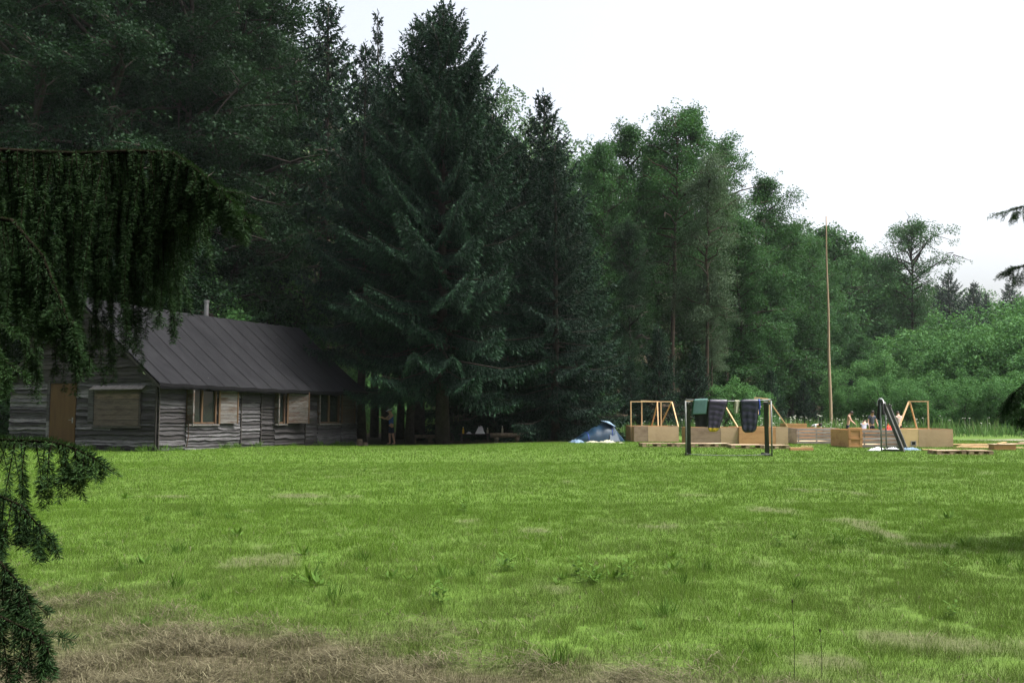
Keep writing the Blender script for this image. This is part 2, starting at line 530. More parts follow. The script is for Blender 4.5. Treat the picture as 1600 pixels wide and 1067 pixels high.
# ------------------------------------------------------------------ ground sheet
def build_ground():
    r = np.concatenate([[0.0], np.geomspace(.6, 690, 300)])
    # finer in front of the camera
    a_f = np.linspace(R(35), R(145), 260); a_b = np.linspace(R(145), R(395), 90)[1:-1]
    a = np.concatenate([a_f, a_b])
    RR, AA = np.meshgrid(r[1:], a, indexing='ij')
    x = np.concatenate([[0], (RR * np.cos(AA)).ravel()]); y = np.concatenate([[0], (RR * np.sin(AA)).ravel()])
    z = gz(x, y)
    nr, na = RR.shape
    idx = 1 + np.arange(nr * na).reshape(nr, na)
    i0 = idx[:-1]; i1 = idx[1:]
    q = np.stack([i0, i1, np.roll(i1, -1, 1), np.roll(i0, -1, 1)], -1).reshape(-1, 4)
    faces = [tuple(f) for f in q.tolist()]
    fan = [(0, int(idx[0, k]), int(idx[0, (k + 1) % na])) for k in range(na)]
    me = bpy.data.meshes.new("ground")
    me.from_pydata(np.stack([x, y, z], 1).tolist(), [], faces + fan)
    for nm, fn in (("forest", forest_mask), ("dry", dry_mask), ("bare", bare_mask), ("track", dirt_mask)):
        at = me.attributes.new(nm, 'FLOAT', 'POINT')
        at.data.foreach_set("value", np.asarray(fn(x, y), dtype=np.float32))
    o = link_mesh("ground", me, M['ground'], None, True)
    o["kind"] = "structure"


build_ground()

# ------------------------------------------------------------------ foliage generators
def nrm(a):
    return a / np.maximum(np.linalg.norm(a, axis=-1, keepdims=True), 1e-9)


def blades(P, D, L, W, rng, mid=.45, up=None):
    """rhombic leaves: base P, direction D, length L, width W"""
    n = len(P)
    if up is None:
        up = rng.normal(size=(n, 3))
    S = nrm(np.cross(D, up))
    V = np.empty((n, 4, 3))
    V[:, 0] = P; V[:, 2] = P + D * L[:, None]
    Mid = P + D * (L * mid)[:, None]
    V[:, 1] = Mid + S * (W / 2)[:, None]; V[:, 3] = Mid - S * (W / 2)[:, None]
    Fc = np.arange(n * 4).reshape(n, 4)
    return V.reshape(-1, 3), Fc


def make_spruce(seed, H, Rd, clear, spacing=.7, dens=1.0, nb=5, tr=.25, blade=.17, droop=.5, power=.85, bulge=.12):
    """whorls of boughs; each bough is a drooping plate of side twigs with sprays hanging under it, its newest shoots paler"""
    rng = np.random.RandomState(seed)
    tb = MB(seed)
    zs = np.linspace(0, H, 10)
    wob = rng.normal(size=(10, 2)) * .03
    tb.tube([(wob[i, 0], wob[i, 1], z - (.5 if i == 0 else 0)) for i, z in enumerate(zs)],
            [tr * (1.25 if i == 0 else 1) * (1 - .95 * z / H) + .012 for i, z in enumerate(zs)], 9)
    TP = []; TD = []; TL = []; TW = []; TE = []
    z = clear
    while z < H - .15:
        t = (z - clear) / (H - clear)
        prof = (1 - t) ** power * (1 - .30 * math.exp(-t / bulge * 1.2))
        az0 = rng.uniform(0, 2 * PI); m = nb + rng.randint(0, 2)
        for k in range(m):
            L = max(.18, Rd * prof * rng.choice([.6, .8, 1.0, 1.0, 1.15]) * rng.uniform(.92, 1.06))
            az = az0 + 2 * PI * k / m + rng.normal() * .22
            a = .02 + .9 * t ** 1.4 + rng.normal() * .07
            bb = droop * (1 - t) + .1; cc = .32
            s = np.linspace(0, 1, 9)
            rr = L * s * .98
            zz = z + rng.uniform(-.3, .3) * spacing + L * (a * s - bb * s ** 1.4 + cc * s ** 3)
            sw = rng.normal() * .10 * L * s ** 2
            C = np.stack([rr * math.cos(az) - sw * math.sin(az), rr * math.sin(az) + sw * math.cos(az), zz], 1)
            if L > .5:
                tb.tube(C[[0, 2, 5, 8]].tolist(), [.012 + .010 * L, .009 + .007 * L, .006 + .003 * L, .004], 4, cap=False)
            step = .105 / dens ** .4
            ns = max(3, int(L * .92 / step))
            ss = np.linspace(.16, 1, ns)
            Pt = np.stack([np.interp(ss, s, C[:, j]) for j in range(3)], 1)
            T = nrm(np.gradient(C, axis=0)); Tt = nrm(np.stack([np.interp(ss, s, T[:, j]) for j in range(3)], 1))
            side = np.array([-math.sin(az), math.cos(az), 0])
            for sg in (-1, 1):
                tl = min(1.0, .30 * L + .16) * np.minimum(1, .35 + 1.6 * ss) * (1 - .80 * ss ** 2.2) * rng.uniform(.65, 1.15, ns)
                d = nrm(Tt * .70 + sg * side * .72 + np.array([0, 0, -.18]) + rng.normal(size=(ns, 3)) * .07)
                TP.append(Pt); TD.append(d); TL.append(tl); TW.append(np.full(ns, .42 + .15 * (1 - t))); TE.append(ss)
                # sprays hanging below the bough
                q = rng.uniform(.15, .8, ns); hp = Pt + d * (tl * q)[:, None]
                hl = tl * rng.uniform(.35, .8, ns) * (1 - .4 * ss)
                hd = nrm(d * .35 + np.array([0, 0, -.9]) + rng.normal(size=(ns, 3)) * .12)
                TP.append(hp); TD.append(hd); TL.append(hl); TW.append(np.full(ns, .1)); TE.append(ss * .4)
            TP.append(Pt[-1:] - Tt[-1:] * .15); TD.append(Tt[-1:]); TL.append(np.array([.34])); TW.append(np.array([.05])); TE.append(np.array([1.0]))
        z += spacing * rng.uniform(.8, 1.2) * (1 - .5 * t)
    TP.append(np.array([[0, 0, H - .4]])); TD.append(np.array([[0, 0, 1.]])); TL.append(np.array([.7])); TW.append(np.array([0.])); TE.append(np.array([.6]))
    P = np.concatenate(TP); D = np.concatenate(TD); L = np.concatenate(TL); Wd = np.concatenate(TW); E = np.concatenate(TE)
    nbl = np.maximum(3, (L / .050 * dens).astype(int))
    idx = np.repeat(np.arange(len(P)), nbl)
    q = rng.uniform(0, 1, len(idx)) ** .85
    pos = P[idx] + D[idx] * (L[idx] * q)[:, None]
    pos[:, 2] -= Wd[idx] * L[idx] * q ** 2
    dirv = D[idx] + rng.normal(size=(len(idx), 3)) * .30
    dirv[:, 2] -= Wd[idx] * q * 1.3
    dirv = nrm(dirv)
    bl = rng.uniform(.7, 1.25, len(idx)) * blade
    V, Fc = blades(pos, dirv, bl, bl * .30, rng, .45)
    new = (q > .74) * (.25 + .75 * E[idx])                     # this year's shoots at the twig ends
    tone = np.clip(rng.normal(.28, .12, len(idx)) + .46 * new, 0, 1)
    return tb, V, Fc, tone


def leaf_cloud(rng, CP, CR, cr, leaf_n, leaf, flat, trunc=1.75):
    n = np.maximum(10, (leaf_n * (CR / cr) ** 2 * rng.uniform(.5, 1.4, len(CP))).astype(int))
    idx = np.repeat(np.arange(len(CP)), n)
    g = rng.normal(size=(len(idx), 3))
    g = g / np.maximum(1, np.linalg.norm(g, axis=1, keepdims=True) / trunc)
    off = g * CR[idx][:, None] * np.array([.60, .60, .60 * flat])
    off[:, 2] -= .16 * (off[:, 0] ** 2 + off[:, 1] ** 2) / CR[idx]       # clumps hang at their rim
    pos = CP[idx] + off
    dirv = nrm(off * np.array([1, 1, .4]) / CR[idx][:, None] + rng.normal(size=(len(idx), 3)) * .5 + np.array([0, 0, -.35]))
    up = rng.normal(size=(len(idx), 3)) * .6 + np.array([0, 0, 1])
    bl = leaf * rng.uniform(.65, 1.25, len(idx))
    V, Fc = blades(pos, dirv, bl, bl * .62, rng, .5, up)
    ctone = rng.normal(.45, .15, len(CP))
    return V, Fc, np.clip(ctone[idx] + rng.normal(0, .13, len(idx)), 0, 1)


def make_leafy(seed, H, Rd, clear, nlimb=30, per=10, leaf_n=220, leaf=.13, cr=.75, flat=.45, tr=.2, lean=0, mid=.45, openness=0, spire=.3, droopl=.22):
    """trunk with limbs; every limb forks into twigs that carry the leaf clumps. mid: height of the widest part of the crown, spire: width left at the top"""
    rng = np.random.RandomState(seed)
    tb = MB(seed)
    zs = np.linspace(0, H * .95, 12)
    wx = np.cumsum(rng.normal(size=12) * .12) * (zs / H) + lean * zs; wy = np.cumsum(rng.normal(size=12) * .12) * (zs / H)
    axis = np.stack([wx, wy, zs], 1); axis[0, 2] = -.5
    tb.tube(axis.tolist(), [tr * (1.25 if i == 0 else 1) * (1 - .92 * z / H) + .012 for i, z in enumerate(zs)], 8)
    CP = []; CR = []
    for i in range(nlimb):
        u = (i + rng.uniform(0, 1)) / nlimb
        z = clear + (H * .93 - clear) * u
        w = (u - mid) / (1 - mid if u > mid else mid * 1.25)
        prof = max(spire, math.sqrt(max(0, 1 - w * w)))
        L = Rd * prof * rng.choice([.55, .85, 1.0, 1.15, 1.35]) * rng.uniform(.85, 1.1)
        az = i * 2.39996 + rng.normal() * .5
        el = R(rng.uniform(-2, 28) + 34 * u)
        b0 = np.array([np.interp(z, zs, wx), np.interp(z, zs, wy), z])
        s = np.linspace(0, 1, 6)
        C = b0 + np.stack([L * s * math.cos(az) * math.cos(el), L * s * math.sin(az) * math.cos(el), L * (math.sin(el) * s - droopl * s ** 2.2)], 1)
        C[1:] += rng.normal(size=(5, 3)) * .07 * L * s[1:, None]
        rl = .012 + .018 * L
        tb.tube(C[[0, 2, 3, 5]].tolist(), [rl, rl * .75, rl * .5, .008], 5, cap=False)
        if rng.rand() < openness: continue
        for k in range(per):
            q = rng.uniform(.25, 1.0) if k else 1.0
            p = np.array([np.interp(q, s, C[:, j]) for j in range(3)])
            off = rng.normal(size=3) * np.array([.36, .36, .24]) * (L * .55 + .25) * (1.2 - q * .6)
            e = p + off
            if np.linalg.norm(off) > .25 and k % 2 == 0:
                tb.tube([p.tolist(), ((p + e) / 2 + [0, 0, .05]).tolist(), e.tolist()], [rl * .4, rl * .3, .006], 4, cap=False)
            CP.append(e); CR.append(cr * rng.choice([.45, .6, .8, 1.0, 1.25]) * (.75 + .25 * prof))
    for k in range(5):
        CP.append(axis[-1] + rng.normal(size=3) * [.35, .35, .5]); CR.append(cr * .5)
    V, Fc, tone = leaf_cloud(rng, np.array(CP), np.array(CR), cr, leaf_n, leaf, flat)
    return tb, V, Fc, tone


def make_bush(seed, H, Rd, n=260, leaf_n=150, leaf=.11, cr=.6, tr=.05, lob=12):
    """many stems from the ground under an uneven dome of leaf clumps"""
    rng = np.random.RandomState(seed)
    tb = MB(seed)
    lobes = [(rng.uniform(-.72, .72) * Rd, rng.uniform(-.72, .72) * Rd, rng.uniform(.3, .98) * H, rng.uniform(.28, .55) * Rd) for _ in range(lob)]
    lobes[0] = (0, 0, H * .97, Rd * .6)
    CP = []; CR = []
    for i in range(n):
        lx, ly, lz, lr = lobes[rng.randint(lob)]
        a = rng.uniform(0, 2 * PI); u = rng.uniform(0, 1) ** .75
        rr = lr * math.sqrt(max(.02, 1 - (u * 1.0) ** 3)) * rng.uniform(.55, 1.08) * (.72 + .28 * min(1, u * 3))
        e = (lx + rr * math.cos(a), ly + rr * math.sin(a), lz * (.06 + .94 * u) + rng.normal() * .12)
        CP.append(e); CR.append(cr * rng.choice([.5, .7, .9, 1.2]))
        if i % 9 == 0:
            b0 = (rng.normal() * .25, rng.normal() * .25, -.2)
            tb.tube([b0, ((b0[0] + e[0]) * .45, (b0[1] + e[1]) * .45, e[2] * .6), e], [tr, tr * .6, .008], 5, cap=False)
    V, Fc, tone = leaf_cloud(rng, np.array(CP), np.array(CR), cr, leaf_n, leaf, .95, 1.6)
    return tb, V, Fc, tone


def tree_proto(name, cat, gen, crown_mat, bark, crown_name='crown'):
    tb, V, Fc, tone = gen
    root = empty(name)
    root["category"] = cat
    tb.build('trunk', bark, root, True)
    me = np_mesh(crown_name, V, Fc, {"tone": tone})
    link_mesh(crown_name, me, crown_mat, root)
    return dict(root=root, used=False, H=float(max(V[:, 2])))


PROTO = {}
def plant(kind, px, d, H=None, ytop=None, wide=1.0, rot=None, label='', group=None, x=None):
    p = PROTO[kind]
    if x is None: x = X_at(px, d)
    z = G(x, d) - .05
    if H is None:
        H = Z_at(ytop, d) - z
    s = H / p['H']
    if rot is None: rot = (px * 12.9898 + d * 78.233) % 6.283
    sc = (s * wide, s * wide, s)
    if not p['used']:
        p['used'] = True
        r = p['root']; r.location = (x, d, z); r.rotation_euler = (0, 0, rot); r.scale = sc
        r["label"] = label
        if group: r["group"] = group
        return r
    return copy_thing(p['root'], (x, d, z), rot, sc, label, group)


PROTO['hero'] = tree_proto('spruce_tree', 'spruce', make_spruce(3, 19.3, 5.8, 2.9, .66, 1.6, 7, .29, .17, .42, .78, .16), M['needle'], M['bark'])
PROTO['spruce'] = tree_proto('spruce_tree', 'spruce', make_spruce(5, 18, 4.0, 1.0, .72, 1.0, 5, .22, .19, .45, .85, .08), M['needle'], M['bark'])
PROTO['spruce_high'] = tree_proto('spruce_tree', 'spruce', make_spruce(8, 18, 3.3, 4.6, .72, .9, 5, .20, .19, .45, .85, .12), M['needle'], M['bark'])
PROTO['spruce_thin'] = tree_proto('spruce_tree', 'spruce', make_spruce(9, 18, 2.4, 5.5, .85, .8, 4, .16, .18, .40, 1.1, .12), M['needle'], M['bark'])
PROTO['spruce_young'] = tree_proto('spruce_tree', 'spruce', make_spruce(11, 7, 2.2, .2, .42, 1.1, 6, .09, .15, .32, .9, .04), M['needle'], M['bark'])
PROTO['alder'] = tree_proto('alder_tree', 'broadleaf tree', make_leafy(21, 25, 4.4, 4.5, 58, 14, 150, .15, .72, .5, .24), M['leaf_dark'], M['bark'])
PROTO['alder_low'] = tree_proto('alder_tree', 'broadleaf tree', make_leafy(22, 22, 4.6, 1.8, 58, 14, 150, .15, .72, .5, .22, lean=.02, mid=.4), M['leaf_dark'], M['bark'])
PROTO['ash'] = tree_proto('ash_tree', 'broadleaf tree', make_leafy(23, 22, 3.0, 2.0, 66, 14, 85, .155, .55, .8, .19, mid=.5, spire=.34), M['leaf_mid'], M['bark'])
PROTO['ash_open'] = tree_proto('ash_tree', 'broadleaf tree', make_leafy(24, 22, 2.8, 9.5, 44, 13, 70, .155, .5, .8, .17, openness=.2, mid=.5, spire=.4), M['leaf_mid'], M['bark_red'])
PROTO['willow'] = tree_proto('willow_tree', 'broadleaf tree', make_leafy(25, 20, 2.7, 7.0, 34, 12, 170, .11, .7, .8, .16, openness=.15, mid=.5, spire=.4), M['leaf_pale'], M['bark_red'])
PROTO['lone'] = tree_proto('beech_tree', 'broadleaf tree', make_leafy(26, 24, 4.6, 11.0, 46, 14, 55, .19, .6, .7, .24, openness=.12, mid=.55, spire=.5, droopl=.1), M['leaf_mid'], M['bark'])
PROTO['bush'] = tree_proto('willow_bush', 'bush', make_bush(27, 6, 3.0, 520, 75, .14, .42), M['leaf_bush'], M['bark'])
PROTO['bush_b'] = tree_proto('hazel_bush', 'bush', make_bush(28, 8, 3.2, 600, 75, .155, .46), M['leaf_bush'], M['bark'])
PROTO['midtree'] = tree_proto('lime_tree', 'broadleaf tree', make_leafy(29, 18, 4.0, 1.5, 54, 13, 70, .22, .75, .75, .18, mid=.45, spire=.4), M['leaf_mid'], M['bark'])
# ------------------------------------------------------------------ the trees, each a thing of its own
# the big spruces round the cabin and the picnic place
plant('hero', 690, 44.6, ytop=-4, rot=.6, label='biggest dark spruce with drooping boughs and thick trunk beside the cabin')
plant('spruce_high', 655, 49.5, ytop=20, wide=1.25, rot=1.0, label='dark spruce close behind the biggest spruce, its tip just beside the other tip', group='dark spruces by the cabin')
plant('spruce', 868, 46.2, ytop=215, wide=1.15, rot=2.2, label='dark spruce hanging over the blue tent, shorter than the biggest spruce', group='dark spruces by the cabin')
plant('spruce', 850, 52, ytop=135, wide=1.3, rot=4.0, label='slender dark spruce behind the tent with a long bare tip against the sky', group='dark spruces by the cabin')
plant('spruce', 900, 50.5, ytop=300, wide=1.2, rot=5.1, label='bushy dark spruce sweeping to the grass between tent and ash trees', group='dark spruces by the cabin')
plant('spruce', 770, 54, ytop=190, wide=1.1, rot=3.1, label='dark spruce half hidden behind the right flank of the biggest spruce', group='dark spruces by the cabin')
plant('spruce_thin', 585, 62, ytop=12, wide=.8, rot=.3, label='thin spruce with gappy tip standing alone against the sky', group='tall thin spruces')
plant('spruce_high', 505, 57, ytop=-8, wide=1.25, rot=1.2, label='tall ragged spruce between the alders and the gappy thin spruce', group='tall thin spruces')
for px, d, yt, lb in ((566, 47.2, 60, 'dark spruce rising straight behind the far corner of the cabin'),
                      (604, 49, 90, 'dark spruce just behind the person in the blue top'),
                      (640, 46.6, 110, 'dark spruce with bare lower trunk left of the thickest trunk'),
                      (586, 52.5, 120, 'spruce with thin bare trunk between cabin corner and blue top person'),
                      (626, 51, 150, 'spruce with thin bare trunk right behind the blue top person')):
    plant('spruce_high', px, d, ytop=yt, wide=1.0, label=lb, group='spruces with bare lower trunks by the cabin')
for px, d, yt in ((768, 50, 165), (812, 51.5, 215), (760, 59, 190), (800, 57, 200), (840, 60, 240)):
    plant('spruce', px, d, ytop=yt, wide=1.25, label='dark spruce deep in the shade behind the picnic place', group='spruces deep in the shade')
# broadleaf forest behind the cabin
for px, d, yt, kd, lb in ((45, 47, -150, 'alder', 'dark alder rising above the hanging spruce bough, leftmost tall trunk'),
                          (165, 49, -190, 'alder', 'dark alder with straight black trunk above the cabin gable'),
                          (290, 52, -170, 'alder', 'dark alder with leaning trunk above the cabin ridge'),
                          (362, 56, -60, 'alder_low', 'dark alder with bright leafy edge against the sky beside the ragged spruce'),
                          (-70, 50, -190, 'alder', 'dark alder at the far left edge of the wood'),
                          (105, 58, -170, 'alder_low', 'alder in the second row between the two leftmost black trunks'),
                          (230, 60, -200, 'alder_low', 'alder in the second row behind the leaning trunk'),
                          (345, 62, -120, 'alder_low', 'alder in the second row behind the stove pipe')):
    plant(kd, px, d, ytop=yt, label=lb, group='dark alders behind the cabin')
for px, d, yt in ((0, 66, -160), (170, 70, -190), (290, 71, -160), (392, 72, 30)):
    plant('alder_low', px, d, ytop=yt, wide=1.1, label='alder far back in the dense wood behind the cabin', group='alders far back behind the cabin')
for px, d, yt, lb in ((330, 52, 410, 'bright hazel bush showing just above the stove pipe'),
                      (440, 55, 395, 'bright hazel bush showing above the far end of the cabin ridge'),
                      (250, 55, 420, 'hazel bush behind the cabin ridge in the shade'),
                      (545, 70, 520, 'sunny hazel bush behind the far roof corner'), (640, 70, 540, 'sunny hazel bush left of the biggest spruce trunk'),
                      (580, 66, 575, 'sunny hazel bush seen just past the far cabin corner'), (612, 67, 585, 'sunny hazel bush seen behind the blue top person')):
    plant('bush_b', px, d, ytop=yt, wide=1.1, label=lb, group='hazel bushes behind the cabin')
for px, d, yt in ((20, 54, 430), (100, 56, 440), (170, 57, 430), (-60, 52, 470)):
    plant('bush_b', px, d, ytop=yt, wide=1.3, label='hazel bush in the dark behind the cabin gable', group='hazel bushes behind the gable')
# mixed wood to the right of the spruces
for px, d, yt, kd, w, lb in ((945, 66, 205, 'ash', .9, 'ash beside the dark spruces with thin dead twigs at its top'),
                             (985, 70, 180, 'ash', 1.0, 'tall ash next to the one with dead twigs, dense down to the ground'),
                             (1050, 68, 165, 'ash_open', 1.1, 'tall open ash with reddish bare trunk'),
                             (1085, 74, 150, 'ash', .95, 'tallest ash of the wood behind the first goal'),
                             (1105, 62, 225, 'willow', 1.0, 'pale grey leaved willow with two bare reddish trunks'),
                             (1135, 76, 200, 'ash_open', 1.0, 'open topped ash behind the pale willow'),
                             (1160, 70, 330, 'ash', 1.25, 'broad lower ash between pale willow and pole'),
                             (1200, 80, 265, 'ash', 1.1, 'dark ash with a tuft of leaves above its neighbours'),
                             (1235, 84, 340, 'ash', 1.4, 'broad dark ash left of the tall pole'),
                             (1030, 78, 215, 'ash', 1.1, 'ash filling the gap behind the reddish trunk'),
                             (1270, 95, 360, 'ash', 1.3, 'broad ash directly behind the tall pole'),
                             (920, 76, 230, 'ash', 1.1, 'ash at the back between the spruces and the dead twigs'),
                             (1130, 84, 300, 'ash', 1.5, 'ash at the back between the willow and the broad lower ash'),
                             (985, 60, 330, 'alder_low', .62, 'dark leafy alder at the meadow edge right of the tent spruces')):
    plant(kd, px, d, ytop=yt, wide=w, label=lb, group='mixed wood behind the goal')
plant('willow', 1112, 63, ytop=420, wide=.9, rot=2.0, label='small pale willow with rounded crown half way up the two bare trunks', group='mixed wood behind the goal')
for px, d, yt, lb in ((1030, 56, 505, 'young spruce behind the first wooden tent frame'),
                      (1088, 58, 535, 'young spruce behind the green foam mat'),
                      (985, 55, 560, 'young spruce behind the first frame post beside the blue tent'),
                      (1330, 76, 590, 'dark young spruce just beside the foot of the tall pole'),
                      (1205, 66, 575, 'young spruce in the dark behind the second goal post'),
                      (1255, 70, 590, 'young spruce in the dark left of the pole foot')):
    plant('spruce_young', px, d, ytop=yt, wide=1.15, label=lb, group='young spruces along the meadow')
for px, d, yt, lb in ((1145, 57, 585, 'pale leafy bush behind the hanging sleeping bags'),
                      (1180, 64, 600, 'leafy bush in shade behind the second sleeping bag'),
                      (940, 56, 610, 'leafy bush right behind the blue tent')):
    plant('bush', px, d, ytop=yt, label=lb, group='bushes at the wood edge')
# trees down the valley
for px, d, yt, w, lb in ((1285, 120, 350, 1.2, 'lime tree behind the pole on the valley side'), (1330, 125, 385, 1.3, 'lime tree right of the pole with rounded top'),
                         (1375, 135, 395, 1.2, 'lime tree in front of the lone beech'), (1405, 130, 430, 1.0, 'low lime tree at the foot of the lone beech'),
                         (1245, 110, 385, 1.2, 'lime tree left of the pole, lower than its neighbours'), (1315, 105, 490, 1.2, 'bright low lime tree right beside the pole'),
                         (1360, 150, 400, 1.2, 'lime tree on the slope behind, hazy'), (1395, 160, 415, 1.0, 'hazy lime tree left of the lone beech trunk'),
                         (1455, 150, 520, 1.2, 'low hazy lime tree right of the lone beech'), (1340, 92, 520, 1.1, 'lime tree at the left end of the bright bushes')):
    plant('midtree', px, d, ytop=yt, wide=w, label=lb, group='lime trees down the valley')
plant('lone', 1428, 122, ytop=336, wide=1.0, rot=2.4, label='tall lone beech with airy crown standing above the bushes')
for px, d, yt, w, lb in ((1487, 190, 420, 1.7, 'broadest far spruce on the hazy skyline'), (1526, 200, 437, 1.5, 'far spruce with crooked top right of the broadest one'),
                         (1468, 205, 440, 1.0, 'slim far spruce left of the broadest one'), (1582, 200, 438, 1.6, 'far spruce near the edge behind the bright bushes'),
                         (1545, 215, 455, 1.0, 'lowest far spruce between the crooked top and the edge one')):
    plant('spruce', px, d, ytop=yt, wide=w, label=lb, group='far spruces on the skyline')
# bright bushes on the right
bush_spots = ((1315, 74, 600), (1350, 72, 585), (1385, 70, 580), (1425, 66, 590), (1460, 68, 575), (1500, 62, 585), (1540, 64, 570), (1590, 60, 575),
              (1340, 86, 560), (1380, 84, 545), (1420, 82, 530), (1460, 80, 520), (1500, 78, 510), (1545, 76, 500), (1590, 72, 490),
              (1410, 98, 510), (1450, 96, 500), (1490, 94, 485), (1530, 92, 475), (1570, 88, 465), (1610, 84, 455), (1640, 66, 500), (1660, 76, 470))
bush_lab = ('in the front row nearest the pole', 'in the front row behind the leaning goal', 'in the front row behind the pale shirt person', 'in the front row behind the last tent frame',
            'in the front row just right of the last frame', 'in the front row above the brown box', 'in the front row above the plank pile', 'in the front row under the hanging spruce tips',
            'in the middle row nearest the pole', 'in the middle row below the lime trees', 'in the middle row below the lone beech', 'in the middle row right of the beech trunk',
            'in the middle row below the broadest far spruce', 'in the middle row below the crooked far spruce', 'in the middle row beside the hanging spruce tips',
            'in the back row at the foot of the lone beech', 'in the back row right of the lone beech', 'in the back row under the broadest far spruce', 'in the back row under the crooked far spruce',
            'in the back row under the far spruce at the edge', 'in the back row at the very edge', 'in the front row at the very edge', 'in the middle row at the very edge')
for i, ((px, d, yt), lb) in enumerate(zip(bush_spots, bush_lab)):
    plant('bush' if i % 3 else 'bush_b', px, d, ytop=yt, wide=1.05 + .25 * ((i * 7) % 5) / 5, label='bright green bush ' + lb, group='bright bushes right of the meadow')

# the wood goes on behind the viewpoint and keeps the light of that half of the sky off the meadow's edge
rb = random.Random(12)
for i in range(26):
    bx = -42 + 84 * (i % 13) / 12 + rb.uniform(-2, 2); by = -9 - 9 * (i // 13) + rb.uniform(-2, 2)
    plant('alder_low' if i % 3 == 0 else 'spruce', 0, by, H=rb.uniform(23, 30), x=bx, wide=1.25, rot=rb.uniform(0, 6), label='tall dark tree of the wood behind the viewpoint', group='trees behind the viewpoint')

# the wooded hills far behind read as one mass
def hill_wood():
    rng = np.random.RandomState(77)
    pts = []
    for _ in range(40000):
        az = rng.uniform(-.62, .66); r = math.sqrt(rng.uniform(72 ** 2, 470 ** 2))
        d0 = np.interp(az, _az, _d0); d1 = np.interp(az, _az, _d1)
        if r < d0 + .3 * (d1 - d0) or r > d1 + 30: continue
        x = az * r
        sp = 5.5 + r * .012
        pts.append((x, r, sp))
    kept = []
    cell = {}
    for x, y, sp in pts:
        k = (int(x // 6), int(y // 6))
        ok = True
        for i in (-1, 0, 1):
            for j in (-1, 0, 1):
                for (a, b_) in cell.get((k[0] + i, k[1] + j), ()):
                    if (a - x) ** 2 + (b_ - y) ** 2 < sp * sp: ok = False
        if ok:
            cell.setdefault(k, []).append((x, y)); kept.append((x, y))
    kept = np.array(kept)
    kept = kept[:1700]
    VV = []; TT = []
    z0 = gz(kept[:, 0], kept[:, 1])
    for (x, y), z in zip(kept, z0):
        H = rng.uniform(11, 17); con = rng.rand() < .12
        n = 620 if y < 260 else 400
        u = rng.uniform(0, 1, n) ** .8
        rad = (1 - u) * 2.6 + .2 if con else 3.9 * np.sqrt(np.clip(1 - (2 * np.clip(u, 0, 1) - .9) ** 2 / 1.25, .05, 1))
        a = rng.uniform(0, 2 * PI, n); rr = rad * rng.uniform(.55, 1.05, n) ** .6
        lump = 1 + .25 * np.sin(a * 3 + x) * np.cos(u * 9 + y)
        P = np.stack([x + rr * lump * np.cos(a), y + rr * lump * np.sin(a), z + H * (.12 + .88 * u)], 1)
        D = nrm(np.stack([np.cos(a), np.sin(a), rng.normal(0, .6, n) - .2], 1) + rng.normal(size=(n, 3)) * .6)
        L = rng.uniform(.28, .6, n) * (.8 + y / 400)
        V, Fc = blades(P, D, L, L * .7, rng, .5, rng.normal(size=(n, 3)) * .6 + np.array([0, 0, 1]))
        VV.append(V); TT.append(np.clip(rng.normal(.5 - .35 * con, .12) + rng.normal(0, .12, n), 0, 1))
    V = np.concatenate(VV)
    o = link_mesh("hill_wood", np_mesh("hill_wood", V, np.arange(len(V)).reshape(-1, 4), {"tone": np.concatenate(TT)}), M['leaf_far'])
    o["kind"] = "stuff"; tag(o, 'hazy green wood covering the hill behind the meadow', 'woodland')
    print("hill trees", len(kept))


hill_wood()
# ------------------------------------------------------------------ grass, hay, tall herbs
def grass_blades(n, ymin, ymax, hmin, hmax, wd, seed, amax=.86, clump=True):
    rng = np.random.RandomState(seed)
    y = np.sqrt(rng.uniform(ymin ** 2, ymax ** 2, n)); x = rng.uniform(-amax, amax, n) * y
    cl = fbm(x / .22, y / .22, seed + 3, 2); big = fbm(x / 2.6, y / 2.6, 61, 3)
    dry = dry_mask(x, y); fo = forest_mask(x, y); ba = bare_mask(x, y); tk = dirt_mask(x, y)
    p = np.clip(.62 + 1.1 * (cl - .45), .35, 1) * (1 - .42 * dry) * (1 - .72 * ba) * (1 - .75 * sstep(fbm(x / .19, y / .24, 98, 2), .70, .80)) * (1 - .97 * fo) * (1 - .8 * tk)
    k = rng.rand(n) < p
    x, y, cl, big, dry = x[k], y[k], cl[k], big[k], dry[k]
    m = len(x)
    z = gz(x, y)
    h = rng.uniform(hmin, hmax, m) * (.80 + .4 * np.clip(cl, 0, 1)) * (1 + .55 * sstep(fbm(x / .30, y / .34, 97, 2), .66, .76)) * np.where(rng.rand(m) < .03, 1.9, 1) * (.95 + .2 * big)
    a = rng.uniform(0, 2 * PI, m); lean = rng.uniform(.1, .9, m)
    W = wd * rng.uniform(.6, 1.4, m)
    tipx = x + np.cos(a) * h * lean; tipy = y + np.sin(a) * h * lean
    sa = rng.uniform(0, 2 * PI, m)
    sx = np.cos(sa) * W / 2; sy = np.sin(sa) * W / 2
    V = np.empty((m, 3, 3))
    V[:, 0] = np.stack([x - sx, y - sy, z - .006], 1)
    V[:, 1] = np.stack([x + sx, y + sy, z - .006], 1)
    V[:, 2] = np.stack([tipx, tipy, z + h], 1)
    tone = np.clip(0.34 + .12 * big + .12 * cl + rng.normal(0, .20, m), 0, 1)
    dr = np.clip(dry * .55 + (rng.rand(m) < (.10 + .5 * dry)) * .6 + .34 * (fbm(x / .7, y / 1.6, 71, 4) - .44) + .26 * (1 - sstep(y, 6.5, 13)) * rng.rand(m) + .15 * (rng.rand(m) < .2), 0, 1)
    return V.reshape(-1, 3), tone, dr


